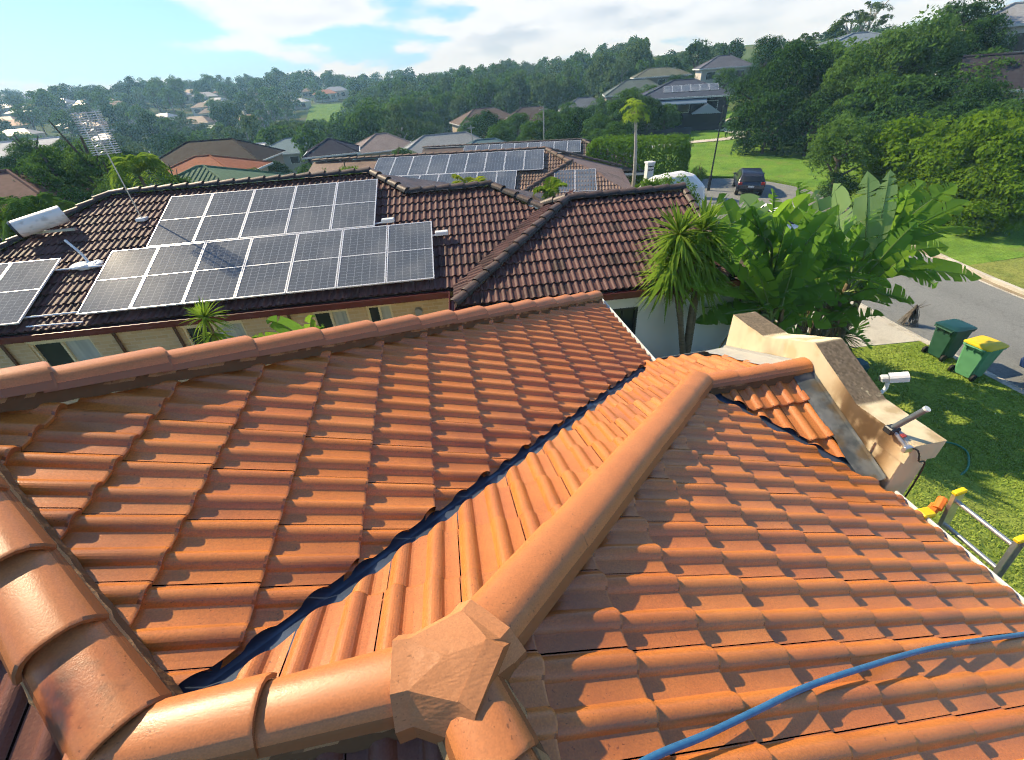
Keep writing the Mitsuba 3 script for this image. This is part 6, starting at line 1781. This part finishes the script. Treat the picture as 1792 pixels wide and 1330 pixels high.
HOUSES = [('long low house with brown striped roof at the left picture edge', -22.0, 28.3, 4.55, 8, 6, 0.1, 1.5, (0.17, 0.09, 0.075), (0.45, 0.38, 0.3), 0, False),
          ('house with white roof at the left picture edge in the valley', -48.5, 65.0, 4.2, 14, 8, 0.3, 1.2, (0.62, 0.62, 0.58), (0.5, 0.5, 0.46), 0, True),
          ('house with green ribbed metal roof behind the garden palm', -16.2, 38.5, 2.9, 11, 11, -0.1, 2.0, (0.12, 0.20, 0.12), (0.5, 0.45, 0.35), 34, False),
          ('house with terracotta orange roof behind the green ribbed roof', -20.5, 50.0, 2.5, 9, 8, -0.1, 1.4, (0.34, 0.12, 0.06), (0.5, 0.42, 0.3), 0, False),
          ('house with long dark brown roof in the valley', -25.9, 67.0, 2.6, 14, 9, -0.1, 2.2, (0.035, 0.026, 0.022), (0.3, 0.25, 0.2), 0, False),
          ('house with blue-grey roof beside the valley car park', -21.2, 91.5, 0.3, 14, 10, -0.1, 1.8, (0.16, 0.24, 0.26), (0.4, 0.4, 0.36), 0, False),
          ('pinkish grey tiled house at the edge of the dark trees', -5.6, 71.5, 1.4, 9, 8, 0.2, 1.7, (0.27, 0.22, 0.20), (0.5, 0.42, 0.33), 0, False),
          ('house with long pale grey roof behind the far panel rows', 2.9, 64.5, 1.3, 13, 8, 0.0, 1.9, (0.30, 0.32, 0.32), (0.14, 0.14, 0.14), 0, False),
          ('house with small teal roof left of the far panel row', -4.6, 45.2, 1.6, 8, 5, -0.05, 0.9, (0.14, 0.22, 0.22), (0.4, 0.38, 0.32), 0, False),
          ('dark navy shed-like house with pale post in the valley', -10.4, 59.0, 2.3, 6, 6, 0.1, 1.3, (0.02, 0.025, 0.05), (0.02, 0.025, 0.045), 0, False),
          ('house with brown roof among the dark trees right of centre', 14.2, 111.5, 1.4, 14, 10, 0.15, 2.4, (0.15, 0.11, 0.09), (0.45, 0.38, 0.3), 0, False),
          ('house with dark brown roof next to the brown-roofed one among trees', 22.0, 99.0, 1.6, 12, 9, -0.2, 2.2, (0.10, 0.075, 0.065), (0.42, 0.36, 0.3), 0, False),
          ('house with shiny pale roof sheet below the ridge trees', 29.5, 88.5, 2.9, 9, 7, -0.25, 1.8, (0.14, 0.16, 0.18), (0.35, 0.33, 0.3), 0, False),
          ('wide house with grey-green roof on the ridge slope', 38.5, 87.5, 5.0, 11, 8, -0.3, 2.0, (0.12, 0.15, 0.14), (0.25, 0.22, 0.18), 0, False),
          ('house with flat olive roof high on the ridge slope', 49.5, 101.0, 6.4, 11, 7, -0.3, 1.4, (0.15, 0.16, 0.12), (0.16, 0.14, 0.12), 0, False),
          ('house with grey roof and white walls near the round skyline trees', 52.5, 84.0, 7.5, 8.5, 7, -0.35, 1.6, (0.11, 0.115, 0.14), (0.45, 0.42, 0.38), 0, False),
          ('house whose roof shows between the two big tree crowns at right', 44.0, 47.5, 8.3, 8, 7, -0.4, 1.0, (0.19, 0.24, 0.28), (0.33, 0.33, 0.34), 0, False),
          ('white house at the top right corner', 43.6, 33.3, 9.0, 7, 6, -0.6, 1.2, (0.30, 0.31, 0.32), (0.62, 0.62, 0.6), 0, False),
          ('dark roofed house with pale gable at the right edge', 37.4, 26.8, 6.2, 6.5, 5.5, -0.75, 1.7, (0.05, 0.045, 0.055), (0.50, 0.42, 0.32), 0, True),
          ('house with teal roof just behind the far panel row', 7.2, 57.5, 1.0, 8, 6, 0.0, 1.2, (0.12, 0.20, 0.22), (0.3, 0.3, 0.28), 0, False),
          ('small white shed roof in the valley', -24.8, 76.5, 1.1, 5, 3.5, 0.0, 0.5, (0.66, 0.66, 0.62), (0.4, 0.4, 0.36), 0, True)]
for lab, x, y, zr, L, D, az, rise, rc, wc, ribs, gb in HOUSES:
    hip_house(lab, x, y, zr, L, D, az, rise, rc, wc, ribs=ribs, gable=gb)
# the dark two-storey house by the park, with its own roofs, panels and carport
k, xf, o, ze = hip_house('dark navy two-storey house with blue-grey roofs beside the park path', 33.2, 61.0, 5.2, 11, 9, -0.42, 1.6, (0.07, 0.085, 0.12), (0.035, 0.035, 0.055), 5.0, windows=3)
R = np.array([xf((1, 0, 0)), xf((0, 1, 0)), (0, 0, 1)])
put('lower_roof', hullmesh([xf(p) + o for p in ((-6.5, -5.2, 3.0), (2.5, -5.2, 3.0), (2.5, -3.6, 3.75), (-6.5, -3.6, 3.75), (-6.5, -3.6, 3.65), (2.5, -3.6, 3.65), (-6.5, -5.2, 2.9), (2.5, -5.2, 2.9))]), mat('m_bluegrey_sheet', (0.18, 0.25, 0.33), rough=0.4, metallic=0.3), k)
put('garage_door', MB().box(xf((-3.6, -4.55, 0.9)) + o, (2.6, 0.1, 1.3), R).out(), GUTW, k)
put('porch_gable', hullmesh([xf(p) + o for p in ((1.0, -5.6, 1.9), (4.2, -5.6, 1.9), (2.6, -5.4, 2.9), (1.0, -4.4, 1.9), (4.2, -4.4, 1.9), (2.6, -4.3, 2.9))]), mat('m_porch', (0.30, 0.33, 0.36), rough=0.5), k)
put('retaining_wall', MB().box(xf((-2.8, -7.4, -0.1)) + o, (7.5, 0.3, 1.6), R).out(), mat('m_navy_wall', (0.04, 0.045, 0.075), rough=0.6), k)
for i in range(6):
    place_panel(PF2, lambda p: xf(p) + o, (-2.4 + i * 1.04, -3.2, 4.10), 0.36, f'{("leftmost", "second", "third", "fourth", "fifth", "rightmost")[i]} panel of the row on the navy two-storey house', 'solar panels on the navy house')

# ---- far hillside: houses among trees, then the crest trees
fr_ = np.random.default_rng(2024)
FRM = [(mat('m_fr_white', (0.46, 0.47, 0.47), rough=0.5), 'white'), (mat('m_fr_grey', (0.26, 0.28, 0.30), rough=0.4), 'grey'), (mat('m_fr_brown', (0.15, 0.10, 0.08), rough=0.6), 'brown'), (mat('m_fr_red', (0.36, 0.15, 0.09), rough=0.6), 'red'), (mat('m_fr_pale', (0.45, 0.42, 0.38), rough=0.5), 'beige')]
FW = mat('m_fr_wall', (0.52, 0.48, 0.42), rough=0.8)
hb = MB()
hb.add([(-1, -1, 0), (1, -1, 0), (1, 1, 0), (-1, 1, 0), (-0.45, 0, 1), (0.45, 0, 1)], [[0, 1, 5, 4], [2, 3, 4, 5]])
hb.add([(1, -1, 0), (1, 1, 0), (0.45, 0, 1), (-1, 1, 0), (-1, -1, 0), (-0.45, 0, 1)], [[0, 1, 2], [3, 4, 5]])
FROOF = {nm_: ply(hb.out(), m_) for m_, nm_ in FRM}
FWALL = ply(MB().box((0, 0, -0.5), (1.86, 1.86, 1.0)).out(), FW)
FWIN = ply(MB().box((-0.55, -0.935, -0.45), (0.4, 0.02, 0.45)).box((0.1, -0.935, -0.45), (0.5, 0.02, 0.45)).box((0.68, -0.935, -0.45), (0.3, 0.02, 0.45)).out(), FARGLASS)
def where(x, y):
    a = math.atan2(x, y)
    return ('at the far left' if a < -0.52 else 'left of the clearing' if a < -0.22 else 'around the clearing') + (', high up near the crest' if math.hypot(x, y) > 330 else ', half way up' if math.hypot(x, y) > 220 else ', low in the valley')


def stuff_tree(store, x, y, ztop, r, kind, sz=1.1):
    g = float(terrain(x, y)) - 0.2
    rz = r * sz
    zc = max(ztop - rz, g + 0.55 * rz)
    i = int(tr_rng.integers(len(CR[kind])))
    store.append((kind, i, T().translate([x, y, zc]).rotate([0, 0, 1], float(tr_rng.uniform(0, 360))).scale([r, r, rz])))
    tl = max((zc - g) / 1.9, 0.3)
    store.append(('trunk', i % 3, T().translate([x, y, g + 1.9 * tl]).scale([r * 0.8, r * 0.8, tl])))


wood = []
spots = []
tries = 0
while len(spots) < 62 and tries < 6000:
    tries += 1
    az, ds = fr_.uniform(-0.74, -0.08), 150 + 290 * fr_.random() ** 0.7
    x, y = ds * math.sin(az), ds * math.cos(az)
    if any((x - a) ** 2 + (y - b) ** 2 < 17 ** 2 for a, b in spots) or (-62 < x < -20 and 150 < y < 310):
        continue
    spots.append((x, y))
for x, y in spots:
    nm_ = fr_.choice(['white', 'grey', 'grey', 'brown', 'red', 'beige', 'brown'])
    s = fr_.uniform(0.7, 1.05)
    k = thing('hillside_house', f'small {nm_}-roofed hillside house {where(x, y)}', 'house', f'{nm_}-roofed hillside houses {where(x, y)}')
    z = float(terrain(x, y)) + 4.0 * s
    m = lambda sx, sy, sz: T().translate([x, y, z]).rotate([0, 0, 1], float(fr_.uniform(-20, 20))).scale([sx, sy, sz])
    a = float(fr_.uniform(-25, 25))
    for part, shp, sc in (('roof', FROOF[nm_], (7.5 * s, 5.2 * s, 2.2 * s)), ('wall', FWALL, (7.5 * s, 5.2 * s, 4.2 * s)), ('windows', FWIN, (7.5 * s, 5.2 * s, 4.2 * s))):
        q = again(part, shp, k, T().translate([x, y, z]).rotate([0, 0, 1], a).scale(list(sc)))
        if part == 'windows':
            tag(q, kind='stuff')
n_t = 0
ft = []
tries = 0
while n_t < 340 and tries < 14000:
    tries += 1
    az, ds = fr_.uniform(-0.76, 0.02), 85 + 360 * fr_.random() ** 1.25
    x, y = ds * math.sin(az), ds * math.cos(az)
    if any((x - a) ** 2 + (y - b) ** 2 < 9.5 ** 2 for a, b in spots) or (-58 < x < -24 and 165 < y < 300) or any((x - a) ** 2 + (y - b) ** 2 < 5.5 ** 2 for a, b in ft):
        continue
    if any((x - a) ** 2 + (y - 8 - b) ** 2 < 8 ** 2 for a, b in spots) and fr_.random() < 0.5:
        continue
    ft.append((x, y))
    n_t += 1
    r = fr_.uniform(3.0, 5.6) * (0.85 + ds / 1200)
    kd_ = ('far', 'fardark', 'far', 'farpale')[int(fr_.integers(4))]
    zt2 = float(terrain(x, y)) + r * fr_.uniform(1.9, 2.5)
    if n_t <= 150:
        nm2 = {'far': 'leafy green', 'fardark': 'dense dark', 'farpale': 'pale open'}[kd_]
        tree(x, y, zt2, r, kd_, f'{nm2} hillside tree {where(x, y)}', f'{nm2} hillside trees {where(x, y)}', sz=1.1)
    else:
        stuff_tree(wood, x, y, zt2, r, kd_)
CREST = [(-285, 482, 16.2), (-264, 471, 13.1), (-243, 459, 15.8), (-224, 447, 16.5), (-214, 452, 14.7), (-200, 447, 16.9), (-183, 444, 15.8), (-167, 439, 18.5), (-151, 434, 19.2), (-140, 428, 16.8), (-126, 422, 16.6), (-109, 416, 19.4), (-99, 408, 14.2), (-88, 411, 18.7), (-76, 393, 12.8), (-63, 385, 12.7), (-51, 376, 9.7), (-40, 358, 7.5), (-310, 467, 13.2), (-298, 474, 14.5)]
for i, (x, y, z) in enumerate(CREST):
    ph = ('leftmost', 'left of the middle', 'middle', 'right of the middle', 'rightmost')[min(int((math.atan2(x, y) + 0.60) / 0.105), 4)]
    tree(x + fr_.uniform(-11, 11), y + fr_.uniform(-8, 12), z + fr_.uniform(-1.5, 4.5), fr_.uniform(5.0, 8.0), 'gum', f'open gum tree on the far left crest, {ph} part', f'crest gum trees, {ph} part', sz=1.25)
    for d_ in (1, 2):
        stuff_tree(wood, x + fr_.uniform(-11, 11), y + fr_.uniform(-8, 12), z - 2.0 * d_, fr_.uniform(5.0, 8.0), 'farpale', 1.25)
for q_ in range(70):
    az, ds = fr_.uniform(0.40, 0.85), fr_.uniform(92, 170)
    x, y = ds * math.sin(az), ds * math.cos(az)
    if any(math.hypot(x - h_[1], y + 4 - h_[2]) < 9 for h_ in HOUSES):
        continue
    stuff_tree(wood, x, y, float(terrain(x, y)) + fr_.uniform(3.0, 6.0), fr_.uniform(2.4, 4.2), ('fardark', 'far', 'farpale')[q_ % 3])
wk_ = key('hillside_wood')
tag(wk_, 'unbroken hazy woodland between the houses of the far left hillside', 'woodland', None, 'stuff')
for i_, (kd_, j_, m_) in enumerate(wood):
    scene[f'{wk_}__{i_ + 1:03d}'] = {**(TR[j_] if kd_ == 'trunk' else CR[kd_][j_]), 'to_world': m_}
# the green clearing on the slope
cl = [(-58, 300), (-41, 300), (-26, 205), (-22, 178), (-36, 172), (-47, 215)]
struct('clearing', sheet(cl, lambda x, y: terrain(x, y) + 0.6, 12.0), PARK, smooth=True)
# cars in the valley
for i, (x, y, a, c) in enumerate([(-23.5, 86.0, 20, (0.6, 0.62, 0.63)), (-20.5, 85.4, 10, (0.7, 0.7, 0.7)), (-17.2, 84.6, -20, (0.45, 0.5, 0.55))]):
    car((x, y, float(terrain(x, y)) + 0.1), math.radians(a), paint(f'm_valley_car_{i}', c), ('silver car at the left of the valley car park', 'white car in the middle of the valley car park', 'grey car at the right of the valley car park')[i])

# ---- the forest across the middle: one mass of many trees
fo = []
fr2 = np.random.default_rng(99)
protos = [crown_mesh(300 + i, 1100, (1, 1, 1), 22, 0.33, 0.085, 0.12, 0.85, 0.35) for i in range(5)]
tk = [trunk_mesh(330 + i, 0.5, 4) for i in range(3)]
fm, fp, fk_ = MB(), MB(), MB()
for q in range(430):
    az = fr2.uniform(-0.12, 0.42)
    ds = 120 + 150 * fr2.random() ** 1.3
    x, y = ds * math.sin(az), ds * math.cos(az)
    g = float(terrain(x, y))
    hh = fr2.uniform(7.5, 12.5) - 2.0 * (az > 0.2)
    r = fr2.uniform(2.6, 4.3)
    m = protos[int(fr2.integers(5))]
    a = fr2.uniform(0, 6.28)
    Rz = np.array([[math.cos(a), math.sin(a), 0], [-math.sin(a), math.cos(a), 0], [0, 0, 1]])
    sz = r * fr2.uniform(1.1, 1.7)
    (fp if fr2.random() < (0.35 if az < 0.2 else 0.65) else fm).add((np.asarray(m.vertices) @ Rz) * [r, r, sz] + [x, y, g + hh - sz], m.faces)
    w = tk[q % 3]
    fk_.add((np.asarray(w.vertices) @ Rz) * [r * 0.8, r * 0.8, (hh - sz) / 1.9] + [x, y, g + hh - sz], w.faces)
fk = key('forest')
tag(fk, 'dense hazy forest filling the middle distance behind the roofs', 'forest', None, 'stuff')
scene[fk + '__001'] = ply(fm.out(), L_MID)
scene[fk + '__002'] = ply(fp.out(), L_GUM)
scene[fk + '__003'] = ply(fk_.out(), PALEBARK, smooth=True)

# ---- things that nothing but their place tells apart say their place
same = {}
for k_, e_ in labels.items():
    if e_.get('group') and e_.get('label') and 'panel' not in k_:
        same.setdefault(e_['label'], []).append(k_)
ORD = 'first second third fourth fifth sixth seventh eighth ninth tenth eleventh twelfth thirteenth fourteenth fifteenth sixteenth seventeenth eighteenth nineteenth twentieth'.split()
for lab_, ks in same.items():
    if 1 < len(ks) <= 20 and len(lab_.split()) <= 15:
        def az_(k_):
            m_ = next(d_['to_world'] for q_, d_ in scene.items() if q_.startswith(k_ + '__') and 'to_world' in d_)
            m_ = np.array(m_.matrix)
            return math.atan2(m_[0, 3], m_[1, 3])
        for i_, k_ in enumerate(sorted(ks, key=az_)):
            labels[k_]['label'] = f'{lab_}, {ORD[i_]}' + (' from left' if len(lab_.split()) <= 13 else ' one' if len(lab_.split()) <= 14 else '')

# ---- hazy air
tag('haze', None, None, None, 'stuff')
scene['haze_air'] = dict(type='homogeneous', albedo={'type': 'rgb', 'value': [0.80, 0.94, 0.99]}, sigma_t={'type': 'rgb', 'value': [0.00045, 0.00068, 0.00088]})
scene['haze'] = dict(type='cube', to_world=T().translate([-150, 360, -2]).scale([575, 425, 36]), bsdf=dict(type='null'), interior=dict(type='ref', id='haze_air'))
scene['camera']['medium'] = dict(type='ref', id='haze_air')
